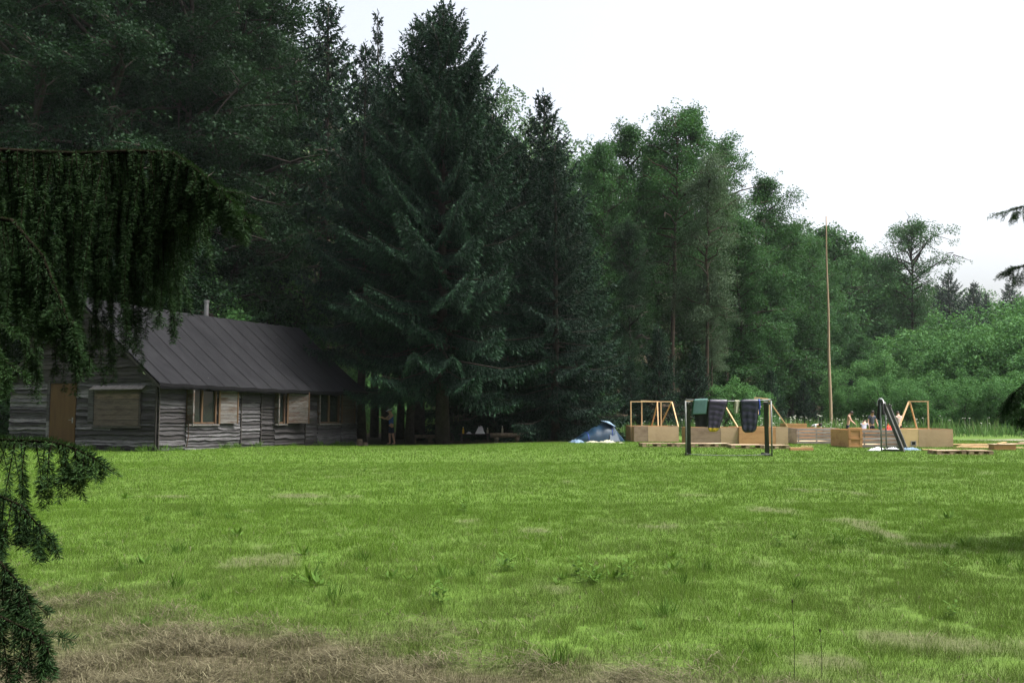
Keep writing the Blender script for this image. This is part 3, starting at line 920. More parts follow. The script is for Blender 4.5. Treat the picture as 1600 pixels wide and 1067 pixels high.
def build_grass():
    parts = [grass_blades(900000, 4.2, 9, .015, .048, .0023, 1),
             grass_blades(960000, 9, 15, .015, .050, .0036, 2),
             grass_blades(900000, 15, 27, .018, .052, .0068, 3),
             grass_blades(580000, 27, 46, .018, .055, .014, 4)]
    V = np.concatenate([p[0] for p in parts])
    o = link_mesh("grass", np_mesh("grass", V, np.arange(len(V)).reshape(-1, 3), {"tone": np.concatenate([p[1] for p in parts]), "dry": np.concatenate([p[2] for p in parts])}), M['grass'])
    o["kind"] = "stuff"; tag(o, 'short green meadow grass thinning towards the mown strip', 'grass')


build_grass()


def build_hay():
    rng = np.random.RandomState(5)
    n = 600000
    y = np.sqrt(rng.uniform(4.0 ** 2, 12.5 ** 2, n)); x = rng.uniform(-.86, .86, n) * y
    dry = dry_mask(x, y); cl = fbm(x / .35, y / .25, 81, 3)
    k = rng.rand(n) < dry * np.clip((cl - .40) * 2.6, .02, .8) + .008
    x, y, cl = x[k], y[k], cl[k]; m = len(x)
    z = gz(x, y) + rng.uniform(.0, .035, m) * (.4 + 2.2 * np.clip(cl - .4, 0, 1) * 2)
    a = rng.normal(0, 1.0, m) + fbm(x / .6, y / .6, 83, 2) * 6
    L = rng.uniform(.05, .17, m); bend = rng.normal(0, .5, m); W = rng.uniform(.0010, .0024, m)
    VV = []
    x0, y0 = x, y
    x1 = x + np.cos(a) * L * .5; y1 = y + np.sin(a) * L * .5; z1 = z + rng.uniform(-.005, .035, m)
    x2 = x1 + np.cos(a + bend) * L * .5; y2 = y1 + np.sin(a + bend) * L * .5; z2 = z + rng.uniform(-.01, .02, m)
    px, py = -np.sin(a) * W, np.cos(a) * W
    V = np.empty((m, 2, 4, 3))
    V[:, 0, 0] = np.stack([x0 - px, y0 - py, z], 1); V[:, 0, 1] = np.stack([x0 + px, y0 + py, z], 1)
    V[:, 0, 2] = np.stack([x1 + px, y1 + py, z1], 1); V[:, 0, 3] = np.stack([x1 - px, y1 - py, z1], 1)
    V[:, 1, 0] = V[:, 0, 3]; V[:, 1, 1] = V[:, 0, 2]
    V[:, 1, 2] = np.stack([x2 + px * .5, y2 + py * .5, z2], 1); V[:, 1, 3] = np.stack([x2 - px * .5, y2 - py * .5, z2], 1)
    V = V.reshape(-1, 3)
    t = np.repeat(np.clip(rng.normal(.5, .25, m), 0, 1), 2)
    o = link_mesh("dry_hay", np_mesh("dry_hay", V, np.arange(len(V)).reshape(-1, 4), {"tone": t, "dry": np.ones(len(t))}), M['hay'])
    o["kind"] = "stuff"; tag(o, 'grey brown hay strands left lying on the mown strip', 'hay')


build_hay()


def build_tall():
    rng = np.random.RandomState(9)
    n = 120000
    y = rng.uniform(43, 80, n); x = rng.uniform(-22, 46, n)
    front = np.interp(x, [-22, -14, -12, -3, 3.5, 5, 9, 12, 18, 24, 46], [44, 49, 57, 57, 57, 49, 50.5, 50.5, 50.5, 50, 49.5])
    near = np.exp(-np.clip(y - front, 0, 99) / 9)
    cl = fbm(x / 1.3, y / 1.3, 91, 3)
    k = (y > front + 1.2 * (fbm(x / .8, y / .8, 92, 2) - .5)) & (rng.rand(n) < near * np.clip((cl - .2) * 2, .2, 1))
    x, y, cl = x[k], y[k], cl[k]; m = len(x)
    z = gz(x, y)
    h = rng.uniform(.25, .8, m) * (.5 + cl) * np.clip(.4 + (y - np.interp(x, [-22, 5, 46], [44, 49, 49.5])) / 4, .4, 1.25)
    a = rng.uniform(0, 2 * PI, m)
    D = nrm(np.stack([np.cos(a) * .4, np.sin(a) * .4, np.full(m, 1.)], 1))
    V, Fc = blades(np.stack([x, y, z], 1), D, h, rng.uniform(.03, .075, m), rng, .5)
    t = np.clip(rng.normal(.45, .2, m) + (cl - .5), 0, 1); dr = (rng.rand(m) < .1) * .6
    o = link_mesh("tall_grass", np_mesh("tall_grass", V, Fc, {"tone": t, "dry": dr}), M['tallgrass'])
    o["kind"] = "stuff"; tag(o, 'tall unmown grass and herbs along the far meadow edge', 'tall grass')
    # white umbels
    rng = np.random.RandomState(10)
    mb = MB(3)
    for i in range(150):
        x = rng.normal(15, 5); y = 52 + abs(rng.normal(0, 6))
        z = G(x, y) + rng.uniform(.45, 1.1)
        for j in range(rng.randint(1, 4)):
            mb.ball((x + rng.normal() * .05, y + rng.normal() * .05, z + rng.normal() * .02), .036, (1, 1, .35), 6)
        mb.bar((x, y, z - .8), (x, y, z), .005)
    o = mb.build("white_wildflowers", M['umbel'])
    o["kind"] = "stuff"; tag(o, 'white flower heads scattered through the tall grass', 'wildflowers')


build_tall()


def weed(kind, seed):
    rng = np.random.RandomState(seed)
    P = []; D = []; L = []; W = []; U = []
    if kind == 'rosette':
        for i in range(16):
            a = rng.uniform(0, 2 * PI); e = rng.uniform(.25, 1.1)
            P.append((rng.normal() * .03, rng.normal() * .03, 0)); D.append((math.cos(a) * math.cos(e), math.sin(a) * math.cos(e), math.sin(e)))
            L.append(rng.uniform(.14, .26)); W.append(rng.uniform(.035, .06)); U.append((rng.normal() * .2, rng.normal() * .2, 1))
    elif kind == 'tuft':
        for i in range(70):
            a = rng.uniform(0, 2 * PI); e = rng.uniform(.7, 1.45)
            P.append((rng.normal() * .05, rng.normal() * .05, 0)); D.append((math.cos(a) * math.cos(e), math.sin(a) * math.cos(e), math.sin(e)))
            L.append(rng.uniform(.10, .26)); W.append(rng.uniform(.005, .010)); U.append(rng.normal(size=3))
    else:
        for s in range(4):
            bx, by = rng.normal(size=2) * .07; H = rng.uniform(.16, .32)
            for i in range(9):
                z = H * (i + .5) / 9; a = i * 2.4 + s; e = .35
                P.append((bx, by, z)); D.append((math.cos(a) * math.cos(e), math.sin(a) * math.cos(e), math.sin(e)))
                L.append(rng.uniform(.07, .13)); W.append(rng.uniform(.03, .05)); U.append((0, 0, 1))
            for q in range(3):
                P.append((bx, by, H * q / 3)); D.append((0, 0, 1)); L.append(H / 3 * 1.1); W.append(.008); U.append((1, q, 0))
    V, Fc = blades(np.array(P, float), nrm(np.array(D, float)), np.array(L), np.array(W), rng, .5, np.array(U, float))
    return np_mesh('weed_' + kind, V, Fc, {"tone": np.clip(rng.normal(.5, .2, len(Fc)), 0, 1)})


def build_weeds():
    rng = np.random.RandomState(15)
    WM = {k: [weed(k, s) for s in (1, 2)] for k in ('rosette', 'tuft', 'stalk')}
    first = {'rosette': 'broad leaved dock plant growing in the short meadow grass', 'tuft': 'long bladed grass tuft standing above the mown meadow',
             'stalk': 'small leafy weed stalk growing in the meadow grass'}
    cat = {'rosette': 'weed', 'tuft': 'grass tuft', 'stalk': 'weed'}
    nm = {'rosette': 'dock_plant', 'tuft': 'grass_tuft', 'stalk': 'weed_plant'}
    spots = []
    for px, y in ((880, 905), (905, 900), (930, 908), (960, 902), (985, 905), (870, 912), (915, 910), (500, 912), (490, 906), (640, 905), (232, 880), (725, 800), (655, 765), (1050, 870)):
        spots.append(('stalk' if (px // 5) % 2 else 'rosette', px, y))
    for i in range(26):
        spots.append(('tuft', rng.uniform(120, 1590), rng.uniform(800, 1050)))
    for i in range(14):
        spots.append(('stalk', rng.uniform(200, 1590), rng.uniform(730, 1000)))
    for i in range(10):
        spots.append(('rosette', rng.uniform(200, 1590), rng.uniform(760, 1010)))
    for i, (k, px, y) in enumerate(spots):
        d = D_at(y); x = X_at(px, d)
        o = bpy.data.objects.new(nm[k], WM[k][i % 2]); COL.objects.link(o)
        if not o.data.materials: o.data.materials.append(M['weed'])
        s = rng.uniform(.4, .8)
        o.location = (x, d, G(x, d) - .01); o.rotation_euler = (0, 0, rng.uniform(0, 6)); o.scale = (s, s, s)
        tag(o, first[k], cat[k], nm[k].replace('_', ' ') + 's in the meadow')
    for i in range(34):                                # rank grass left unmown along the cabin walls
        q = rng.uniform(0, 1)
        if i % 2: x, d = -12.1 + .4015 * 12.4 * q + .22, 34.1 + .9158 * 12.4 * q - .12
        else: x, d = -12.1 - .9158 * 7 * q - .05, 34.1 + .4015 * 7 * q - .22
        o = bpy.data.objects.new('grass_tuft', WM['tuft'][i % 2]); COL.objects.link(o)
        s = rng.uniform(.7, 1.5); o.location = (x, d, G(x, d) - .01); o.rotation_euler = (0, 0, rng.uniform(0, 6)); o.scale = (s * 1.5, s * 1.5, s)
        tag(o, 'rank grass tuft growing against the foot of the cabin wall', 'grass tuft', 'grass tufts along the cabin wall')
    # two thin dark stalks in the foreground
    for px, yt, y, lb in ((1232, 945, 1064, 'thin dark dry stalk standing in the mown strip, the taller one'), (1274, 990, 1062, 'thin dark dry stalk standing in the mown strip, the shorter one')):
        d = D_at(y) + .05; x = X_at(px, d); z = G(x, d); mb = MB(1)
        h = (y - yt) / F_PX * d
        mb.tube([(0, 0, -.02), (.004, 0, h * .5), (0, .01, h)], [.002, .0017, .001], 5)
        mb.ball((0, .01, h), .005, (1, 1, 2.5), 6)
        o = mb.build("dry_stalk", M['bark']); o.location = (x, d, z); tag(o, lb, 'plant stalk', 'thin dark stalks')


build_weeds()
# ------------------------------------------------------------------ the log cabin
def build_cabin():
    th = math.atan2(-.4015, .9158)                     # local +Y runs along the long wall, local -X along the gable
    root = thing('wooden_cabin', 'weathered grey board cabin with black felt roof at the forest edge', 'cabin', (-12.1, 34.1, G(-12.1, 34.1) + .0), rot=(R(-.55), 0, th))
    rng = random.Random(4)
    LEN, WID, EAVE, RIDGE = 12.5, 7.0, 2.5, 5.32
    OV = .36
    slope = (RIDGE - EAVE) / (WID / 2)

    def courses(z0, z1):
        z = z0; out = []
        while z < z1 - .02:
            h = rng.uniform(.095, .165); out.append((z, min(z + h, z1))); z += h
        return out

    def board_x(mb, x0, x1, z0, z1, y, nrm_y, wav=.03):
        """one waney board lying along X on the gable face"""
        n = max(2, int((x1 - x0) / .3)); top = []; bot = []
        for i in range(n + 1):
            x = x0 + (x1 - x0) * i / n
            bot.append((x, z0 - .025 + rng.uniform(-wav, wav))); top.append((x, z1 + rng.uniform(-wav, wav) * .5))
        vs = []; o = rng.uniform(.025, .072); fs = []
        for i in range(n + 1):
            vs += [(bot[i][0], y + nrm_y * (o + .012), bot[i][1]), (top[i][0], y + nrm_y * max(.004, o - .05), top[i][1]), (bot[i][0], y, bot[i][1]), (top[i][0], y, top[i][1])]
        for i in range(n):
            a = i * 4; b = a + 4
            fs += [(a, b, b + 1, a + 1), (a + 2, b + 2, b, a), (a + 1, b + 1, b + 3, a + 3)]
        e = n * 4
        fs += [(0, 1, 3, 2), (e, e + 2, e + 3, e + 1)]
        mb.add(vs, fs)

    def board_y(mb, y0, y1, z0, z1, x, wav=.03, tone=None):
        n = max(2, int((y1 - y0) / .3)); vs = []; fs = []; o = rng.uniform(.025, .072)
        for i in range(n + 1):
            y = y0 + (y1 - y0) * i / n
            zb = z0 - .025 + rng.uniform(-wav, wav); zt = z1 + rng.uniform(-wav, wav) * .5
            vs += [(x + o + .012, y, zb), (x + max(.004, o - .05), y, zt), (x, y, zb), (x, y, zt)]
        for i in range(n):
            a = i * 4; b = a + 4
            fs += [(a, b, b + 1, a + 1), (a + 2, b + 2, b, a), (a + 1, b + 1, b + 3, a + 3)]
        e = n * 4
        fs += [(0, 1, 3, 2), (e, e + 2, e + 3, e + 1)]
        mb.add(vs, fs, tone)

    # gable wall: lower courses with the door opening, upper gable darker
    door = (-4.98, -3.74, 2.36); win = (-2.92, -.70, .86, 2.10)
    g = MB(1); core = MB(2)
    core.box(-WID + .04, -.04, .02, LEN - .02, -.4, EAVE - .03)
    pr = [(-WID + .04, EAVE - .03), (-.04, EAVE - .03), (-WID / 2, RIDGE - .06)]
    core.add([(x, .02, z) for x, z in pr] + [(x, LEN - .02, z) for x, z in pr], [(0, 1, 2), (5, 4, 3), (0, 2, 5, 3), (1, 4, 5, 2)])
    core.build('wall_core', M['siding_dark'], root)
    for z0, z1 in courses(-.25, EAVE):
        segs = [(-WID, -.03)]
        if z1 < door[2] + .05:
            segs = [(-WID, door[0] - .12), (door[1] + .06, -.03)]
        out = []
        for a, b in segs:
            cut = a + (b - a) * rng.uniform(.3, .7)
            if b - a > 2.6 and rng.random() < .5: out += [(a, cut - .003), (cut + .003, b)]
            else: out.append((a, b))
        for a, b in out: board_x(g, a, b, z0, z1, 0, -1)
    g.build('gable_wall', M['siding'], root)
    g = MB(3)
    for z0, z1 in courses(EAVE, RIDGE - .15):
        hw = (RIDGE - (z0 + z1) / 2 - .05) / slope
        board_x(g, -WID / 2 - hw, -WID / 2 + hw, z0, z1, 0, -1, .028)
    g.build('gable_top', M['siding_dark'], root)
    # long wall towards the meadow, in panels of different boards
    g = MB(5)
    edges = [0.0, 1.35, 4.3, 5.5, 6.42, 8.45, 9.38, 11.2, LEN]
    wins = [(1.41, 2.92, .92, 2.22), (6.42, 7.06, .92, 2.22), (9.42, 11.0, .92, 2.22)]
    for p0, p1 in zip(edges, edges[1:]):
        pt_ = rng.uniform(.15, .75)
        for z0, z1 in courses(-.4 + rng.uniform(0, .06), EAVE):
            a, b = p0 + .012, p1 - .012
            pieces = [(a, b)]
            for w0, w1, wz0, wz1 in wins:
                nx = []
                for q0, q1 in pieces:
                    if z1 > wz0 + .03 and z0 < wz1 - .03 and q1 > w0 and q0 < w1:
                        if w0 - q0 > .05: nx.append((q0, w0 - .01))
                        if q1 - w1 > .05: nx.append((w1 + .01, q1))
                    else: nx.append((q0, q1))
                pieces = nx
            for q0, q1 in pieces: board_y(g, q0, q1, z0, z1, 0, .03, min(1, max(0, pt_ + rng.uniform(-.3, .3))))
    g.build('side_wall', M['siding'], root)
    g = MB(6)                                          # corner boards and wall battens
    for y in (0.0, 4.32, 5.52, 8.46):
        g.box(.04, .075, y - .02 + .03, y + .05, -.3, EAVE - .1)
    g.box(-.04, .03, -.085, -.05, -.3, EAVE)
    g.build('corner_board', M['siding_dark'], root)
    g = MB(7)
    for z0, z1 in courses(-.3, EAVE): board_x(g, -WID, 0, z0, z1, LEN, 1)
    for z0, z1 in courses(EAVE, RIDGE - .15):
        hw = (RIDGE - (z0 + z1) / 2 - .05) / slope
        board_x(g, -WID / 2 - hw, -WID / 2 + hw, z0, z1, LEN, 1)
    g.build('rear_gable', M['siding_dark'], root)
    # roof: two felt slopes with a little sag, seams as raised laps
    g = MB(8); ny, nu = 28, 8
    y0, y1 = -.32, LEN + .38
    def rp(y, u, side):                                # u 0 ridge .. 1 eave
        s = (y - y0) / (y1 - y0)
        run = (WID / 2 + OV) * u
        sag = -.05 * math.sin(PI * u) - .05 * math.sin(PI * s) * (1 - .4 * u) + .012 * math.sin(y * 5.1 + u * 3)
        return Vector((-WID / 2 + side * run, y, RIDGE + .10 - slope * run + sag))
    for side in (1, -1):
        for layer, dz in ((0, 0), (1, -.07)):
            vs = [rp(y0 + (y1 - y0) * i / ny, j / nu, side) + Vector((0, 0, dz)) for i in range(ny + 1) for j in range(nu + 1)]
            fs = []
            for i in range(ny):
                for j in range(nu):
                    a = i * (nu + 1) + j
                    q = (a, a + 1, a + nu + 2, a + nu + 1)
                    fs.append(q if (side > 0) == (layer == 0) else q[::-1])
            g.add(vs, fs, .5)
    nf = len(g.f)
    y = y0 + .55
    while y < y1 - .2:
        for side in (1, -1):
            for j in range(nu):
                a = rp(y, j / nu, side); b = rp(y, (j + 1) / nu, side); n = Vector((side * slope, 0, 1)).normalized()
                w = Vector((0, .022, 0))
                g.add([a - w + n * .004, a + w + n * .016, b + w + n * .016, b - w + n * .004, a + w - n * .01, b + w - n * .01], [(0, 3, 2, 1), (1, 2, 5, 4)])
        y += rng.uniform(.86, .98)
    rf = g.build('roof', M['felt'], root, True)
    rf.data.materials.append(M['felt_dark'])
    for p in rf.data.polygons[nf:]: p.material_index = 1
    g = MB(10)                                         # felt folded over the eave, ragged lower edge
    for side in (1, -1):
        pts = [rp(y0 + (y1 - y0) * i / 60, 1, side) for i in range(61)]
        vs = []
        for p in pts:
            vs += [p + Vector((side * .004, 0, .006)), p + Vector((side * .035, 0, -.10)), p + Vector((side * .02, 0, -.17 + rng.uniform(-.025, .03)))]
        fs = []
        for i in range(60):
            for k in (0, 1):
                a = i * 3 + k
                q = (a, a + 1, a + 4, a + 3)
                fs.append(q if side > 0 else q[::-1])
        g.add(vs, fs)
    g.build('felt_edge', M['felt_dark'], rf)
    for yy in (y0 + .01, y1 - .05):                    # barge boards under the roof rim
        for side in (1, -1):
            g = MB(11)
            for j in range(nu):
                a = rp(yy, j / nu, side); b = rp(yy, (j + 1) / nu, side)
                lo = Vector((0, 0, -.20)); hi = Vector((0, 0, -.075)); t = Vector((0, .035, 0))
                g.add([a + hi, b + hi, b + lo, a + lo, a + hi + t, b + hi + t, b + lo + t, a + lo + t],
                      [(0, 1, 2, 3), (7, 6, 5, 4), (0, 4, 5, 1), (2, 6, 7, 3), (1, 5, 6, 2), (0, 3, 7, 4)])
            g.build('barge_board', M['siding_dark'], rf)
    g = MB(12)
    g.tube([(-WID / 2 - .9, 7.4, RIDGE - 1.2), (-WID / 2 - .9, 7.4, RIDGE + .80)], .10, 14)
    g.tube([(-WID / 2 - .9, 7.4, RIDGE + .76), (-WID / 2 - .9, 7.4, RIDGE + .86)], [.12, .12], 14)
    g.build('stove_pipe', M['tin'], rf, False)
    # door
    g = MB(13); g.box(door[0], door[1], -.035, .0, -.06, door[2])
    for z in (.08, 2.2): g.box(door[0] + .02, door[1] - .02, -.041, -.035, z, z + .06, .2)
    d = g.build('door', M['door_wood'], root)
    g = MB(14); g.tube([(door[1] - .12, -.035, 1.05), (door[1] - .12, -.10, 1.05), (door[1] - .24, -.10, 1.05)], .011, 6)
    g.box(door[1] - .15, door[1] - .09, -.045, -.034, .94, 1.14)
    g.build('handle', M['tin'], d)
    g = MB(15); g.box(door[0] - .13, door[0] - .005, -.075, -.02, 1.02, door[2] + .03, .35); g.box(door[0] - .125, door[0] - .005, -.07, -.02, -.1, 1.015, .9)
    g.box(door[0] - .25, -.04, -.085, -.03, door[2] + .04, door[2] + .10, .2)
    g.build('door_frame', M['siding'], root)
    # boarded gable window
    wv = empty('window'); wv.parent = root
    g = MB(16); z = win[2]
    while z < win[3] - .03:
        h = rng.uniform(.13, .24); g.box(win[0] + .14, win[1] - .04, -.115, -.05, z, min(z + h, win[3]) - .012); z += h
    g.build('shutter', M['shutter_brown'], wv)
    g = MB(17); g.box(win[0] - .16, win[0] + .10, -.10, -.04, .98, 2.16, .45); g.build('side_board', M['siding'], wv)
    g = MB(18); a = win[0] + .05; b = win[1] + .22
    g.add([(a, -.06, 2.26), (b, -.06, 2.26), (b + .02, -.27, 2.13), (a - .02, -.27, 2.13), (a, -.06, 2.235), (b, -.06, 2.235), (b + .02, -.27, 2.105), (a - .02, -.27, 2.105)],
          [(0, 3, 2, 1), (4, 5, 6, 7), (3, 7, 6, 2), (0, 4, 7, 3), (1, 2, 6, 5)], .8)
    g.build('awning', M['pale_trim'], wv)
    g = MB(19); g.box(win[1] - .035, win[1] + .02, -.10, -.05, win[2], win[3]); g.box(win[0] + .06, win[1] + .06, -.12, -.05, win[2] - .08, win[2] - .012)
    g.build('frame', M['siding_dark'], wv)
    g = MB(20); g.ball((-.48, -.10, 2.72), .10, (1, 1, 1.1), 12); lw = g.build('lamp_globe', M['lamp_white'], root, True)
    g = MB(21); g.tube([(-.48, 0, 2.83), (-.48, -.10, 2.83)], .05, 8); g.build('lamp_base', M['tin'], lw)
    g = MB(22); g.bar((-3.55, -.06, 2.95), (-3.05, -.16, 3.32), .09, .07); g.bar((-3.12, -.14, 3.30), (-3.06, -.16, 3.50), .10, .07)
    g.build('broken_bracket', M['pale_trim'], root)
    # windows of the long wall
    for i, (w0, w1, z0, z1) in enumerate(wins):
        wv = empty('window'); wv.parent = root
        g = MB(30 + i)
        g.box(-.02, .075, w0, w0 + .07, z0, z1); g.box(-.02, .075, w1 - .07, w1, z0, z1)
        g.box(-.02, .077, w0 - .05, w1 + .05, z1, z1 + .07); 
        mid = (w0 + w1) / 2
        if w1 - w0 > 1: g.box(.0, .06, mid - .04, mid + .04, z0 + .02, z1 - .02)
        for a, b in (((w0 + .075, mid - .045), (mid + .045, w1 - .075)) if w1 - w0 > 1 else ((w0 + .075, w1 - .075),)):
            g.box(.012, .045, a, b, z0 + .015, z0 + .065); g.box(.012, .045, a, b, z1 - .05, z1 - .005)
        g.build('frame', M['frame_wood'], wv)
        g = MB(40 + i); g.box(-.012, .008, w0 + .03, w1 - .03, z0, z1, .5); g.build('pane', M['glass'], wv)
        g = MB(50 + i); g.box(-.02, .13, w0 - .10, w1 + .12, z0 - .06, z0 - .004); g.build('sill', M['pale_trim'], wv)
        # shutter folded back flat on the right: boards, rusty edge frame
        sw = (1.0, 1.18, .92)[i]
        s0 = w1 + .06; ang = (R(5), R(14), R(9))[i]
        def hp(t, o, z): return (.085 + o * math.cos(ang) + t * math.sin(ang), s0 + t * math.cos(ang) - o * math.sin(ang), z)
        g = MB(60 + i); z = z0 + .02
        while z < z1 - .06:
            h = rng.uniform(.12, .2); zz = min(z + h, z1) - .012
            vs = [hp(t, o, q) for q in (z, zz) for o in (0, .028) for t in (0, sw)]
            g.add(vs, [(0, 2, 3, 1), (4, 5, 7, 6), (0, 1, 5, 4), (2, 6, 7, 3), (0, 4, 6, 2), (1, 3, 7, 5)], (.75, .65, .2)[i] + rng.uniform(-.15, .15)); z += h
        sh = g.build('shutter', M['shutter_wood'], wv)
        g = MB(70 + i)
        for t0, t1 in ((0, .08), (sw - .05, sw)):
            g = MB(70 + i)
            vs = [hp(t, o, q) for q in (z0, z1) for o in (.029, .052) for t in (t0, t1)]
            g.add(vs, [(0, 2, 3, 1), (4, 5, 7, 6), (0, 1, 5, 4), (2, 6, 7, 3), (0, 4, 6, 2), (1, 3, 7, 5)])
            g.build('shutter_batten', M['frame_wood'], sh)
        # the other leaf stands out from the wall, seen on edge
        g = MB(80 + i); oo = (.30, .22, .10)[i]
        z = z0
        while z < z1 - .06:
            h = rng.uniform(.13, .2); g.box(.08, .08 + oo, w0 - .05, w0 - .015, z, min(z + h, z1) - .01); z += h
        g.box(.08 + oo - .045, .08 + oo, w0 - .075, w0 - .052, z0 - .08, z1 + .03, .9)
        g.build('shutter', M['shutter_wood'], wv)
    g = MB(90); g.tube([(.16, 1.36, .98), (.15, 1.38, .5), (.10, 1.36, .12)], .016, 6); g.build('shutter_prop', M['frame_wood'], root)
    return root


build_cabin()
# ------------------------------------------------------------------ the camp: tent bases, frames, pallets
def tent_base(label, px, d, rotz, W, Dp, Hh, fronts, frame, slat=False, left_mat='ply_orange'):
    """fronts: (x0, x1, material, slatted, dy, dz). frame: (part, a, b) laths in local metres"""
    x = X_at(px, d); root = thing('tent_base', label, 'tent base', (x, d, G(x, d)), rotz, 'wooden tent bases with lath frames')
    for i, (a, b, mt, sl, dy, dz) in enumerate(fronts):
        g = MB(100 + i)
        if sl:
            n = 5; h = (Hh + dz) / n
            for k in range(n): g.box(a, b - .004, dy - .015, dy + .012, k * h + .02, (k + 1) * h - .018, jit=.004)
            for q in (a + .06, (a + b) / 2, b - .08): g.box(q, q + .05, dy + .014, dy + .05, .01, Hh + dz - .02)
        else:
            g.box(a, b - .004, dy - .012, dy + .012, .015, Hh + dz, jit=.004)
        g.build('front_panel', M[mt], root)
    g = MB(110); g.box(0, .025, .03, Dp, .015, Hh - .01); g.build('side_panel', M[left_mat], root)
    g = MB(111); g.box(W - .025, W, .03, Dp, .015, Hh - .01); g.build('side_panel', M['ply'], root)
    g = MB(112); g.box(.03, W - .03, Dp - .025, Dp, .015, Hh - .01); g.build('back_panel', M['ply_orange'], root)
    g = MB(113); g.box(.03, W - .03, .06, Dp - .03, .06, .10); g.build('floor_board', M['ply'], root)
    for nm, a, b in frame:
        g = MB(len(nm) + int(a[0] * 10)); g.bar(a, b, .05, .04); g.build(nm, M['newwood'], root)
    return root


tent_base('brown and pale plywood tent base beside the blue tent', 990, 43.7, R(4.5), 1.98, 1.9, .70,
          ((0, .62, 'ply_brown', False, 0, 0), (.62, 1.98, 'ply', False, -.004, -.02)),
          (('post', (-.03, .5, .05), (-.03, .5, 1.76)), ('post', (.55, .95, .05), (.55, .95, 1.76)), ('ridge_pole', (-.06, .5, 1.76), (1.84, .6, 1.76)), ('ridge_pole', (.5, .9, 1.80), (1.35, .9, 1.77)),
           ('rafter', (1.17, .55, 1.76), (1.08, .02, .70)), ('rafter', (1.2, .6, 1.76), (1.2, 1.85, .70)), ('post', (1.32, .5, .66), (1.32, .5, 1.76)),
           ('rafter', (1.84, .6, 1.75), (1.97, .02, .66)), ('rafter', (1.82, .65, 1.72), (1.6, 1.85, .68))))
tent_base('brown tent base with a pale right end behind the green foam mat', 1078, 40.4, R(1), 1.93, 1.9, .70,
          ((0, 1.22, 'ply_brown', False, 0, 0), (1.22, 1.93, 'ply', False, -.004, -.01)),
          (('post', (.04, .9, .05), (.04, .9, 1.78)), ('ridge_pole', (.0, .9, 1.78), (1.50, .9, 1.78)), ('rafter', (1.50, .9, 1.77), (1.92, .02, .70)), ('rafter', (1.47, .9, 1.74), (1.3, 1.85, .7))))
tent_base('orange boarded tent base behind the second sleeping bag', 1153.5, 40.3, R(1), 1.98, 1.9, .72,
          ((0, 1.48, 'ply_orange', False, 0, 0), (1.48, 1.98, 'ply', False, -.004, -.01)),
          (('post', (.74, .3, .05), (.74, .3, 1.90)), ('ridge_pole', (.72, .3, 1.90), (1.28, .35, 1.85)), ('rafter', (1.27, .33, 1.85), (1.96, .02, .72)), ('post', (1.50, .9, .1), (1.50, .9, 1.62)), ('rafter', (.76, .3, 1.0), (1.12, .9, 1.55))))
tent_base('orange sided tent base half hidden behind its neighbours', 1227, 49.5, R(-4), 1.0, 1.6, .72,
          ((0, 1.0, 'ply_orange', False, 0, 0),), ())
tent_base('tent base of silver grey slats with open gaps, left of the pole foot', 1243, 41.2, R(2), 1.8, 1.9, .66,
          ((0, 1.62, 'greyboard', True, 0, 0), (1.64, 1.8, 'greyboard', True, -.005, -.02)), (), left_mat='greyboard')
tent_base('tent base with an orange panelled door and grey slats', 1323, 37.6, R(1.5), 1.93, 1.9, .68,
          ((0, .52, 'ply_orange', False, -.01, .07), (.54, 1.93, 'greyboard', True, 0, 0)), ())
hb = tent_base('tent base of yellow plywood with a small hatch in front', 1402.5, 37.6, R(-1), 2.0, 1.9, .70,
          ((0, .72, 'ply_yellow', False, 0, 0), (.72, 2.0, 'ply', False, -.006, -.02)),
          (('rafter', (.62, .6, 1.72), (-.02, .02, .70)), ('ridge_pole', (.6, .6, 1.73), (1.37, .6, 1.73)), ('post', (1.34, .6, .1), (1.34, .6, 1.72)), ('rafter', (.66, .6, 1.70), (1.2, 1.4, .70))))
g = MB(5); g.box(.42, .62, -.03, -.014, .07, .10); g.box(.42, .62, -.03, -.014, .22, .25); g.box(.42, .45, -.03, -.014, .10, .22); g.box(.59, .62, -.03, -.014, .10, .22); h = g.build('hatch_frame', M['greyboard'], hb)
g = MB(6); g.box(.45, .59, -.020, -.013, .10, .22); g.build('hatch', M['black_cloth'], h)
db = [o for o in COL.objects if o.get('label', '').startswith('tent base with an orange')][0]
g = MB(7)
for a, b, c, e in ((.0, .52, .64, .74), (.0, .52, .30, .36), (.0, .52, .03, .10), (.0, .09, .1, .64), (.43, .52, .1, .64)): g.box(a + .002, b - .002, -.05, -.024, c + .002, e - .002)
g.build('door_panel', M['ply_orange'], db)


def pallet(px, d, rotz, label, L=1.22, W=.95):
    x = X_at(px, d); r = thing('pallet', label, 'pallet', (x, d, G(x, d)), rotz, 'low pallets lying on the grass')
    g = MB(int(px)); n = 6
    for k in range(n):
        y = W * k / n
        g.box(0, L, y, y + W / n - .03, .115, .138, jit=.004)
    g.build('deck', M['pallet'], r)
    for y in (0, W / 2 - .05, W - .1):
        for q in (0, L / 2 - .07, L - .14):
            g = MB(int(px) + int(y * 10)); g.box(q, q + .14, y + .004, y + .094, .022, .114); g.build('block', M['pallet'], r)
        g = MB(int(px) + 9); g.box(0, L, y, y + .098, 0, .021); g.build('runner', M['pallet'], r)
    return r


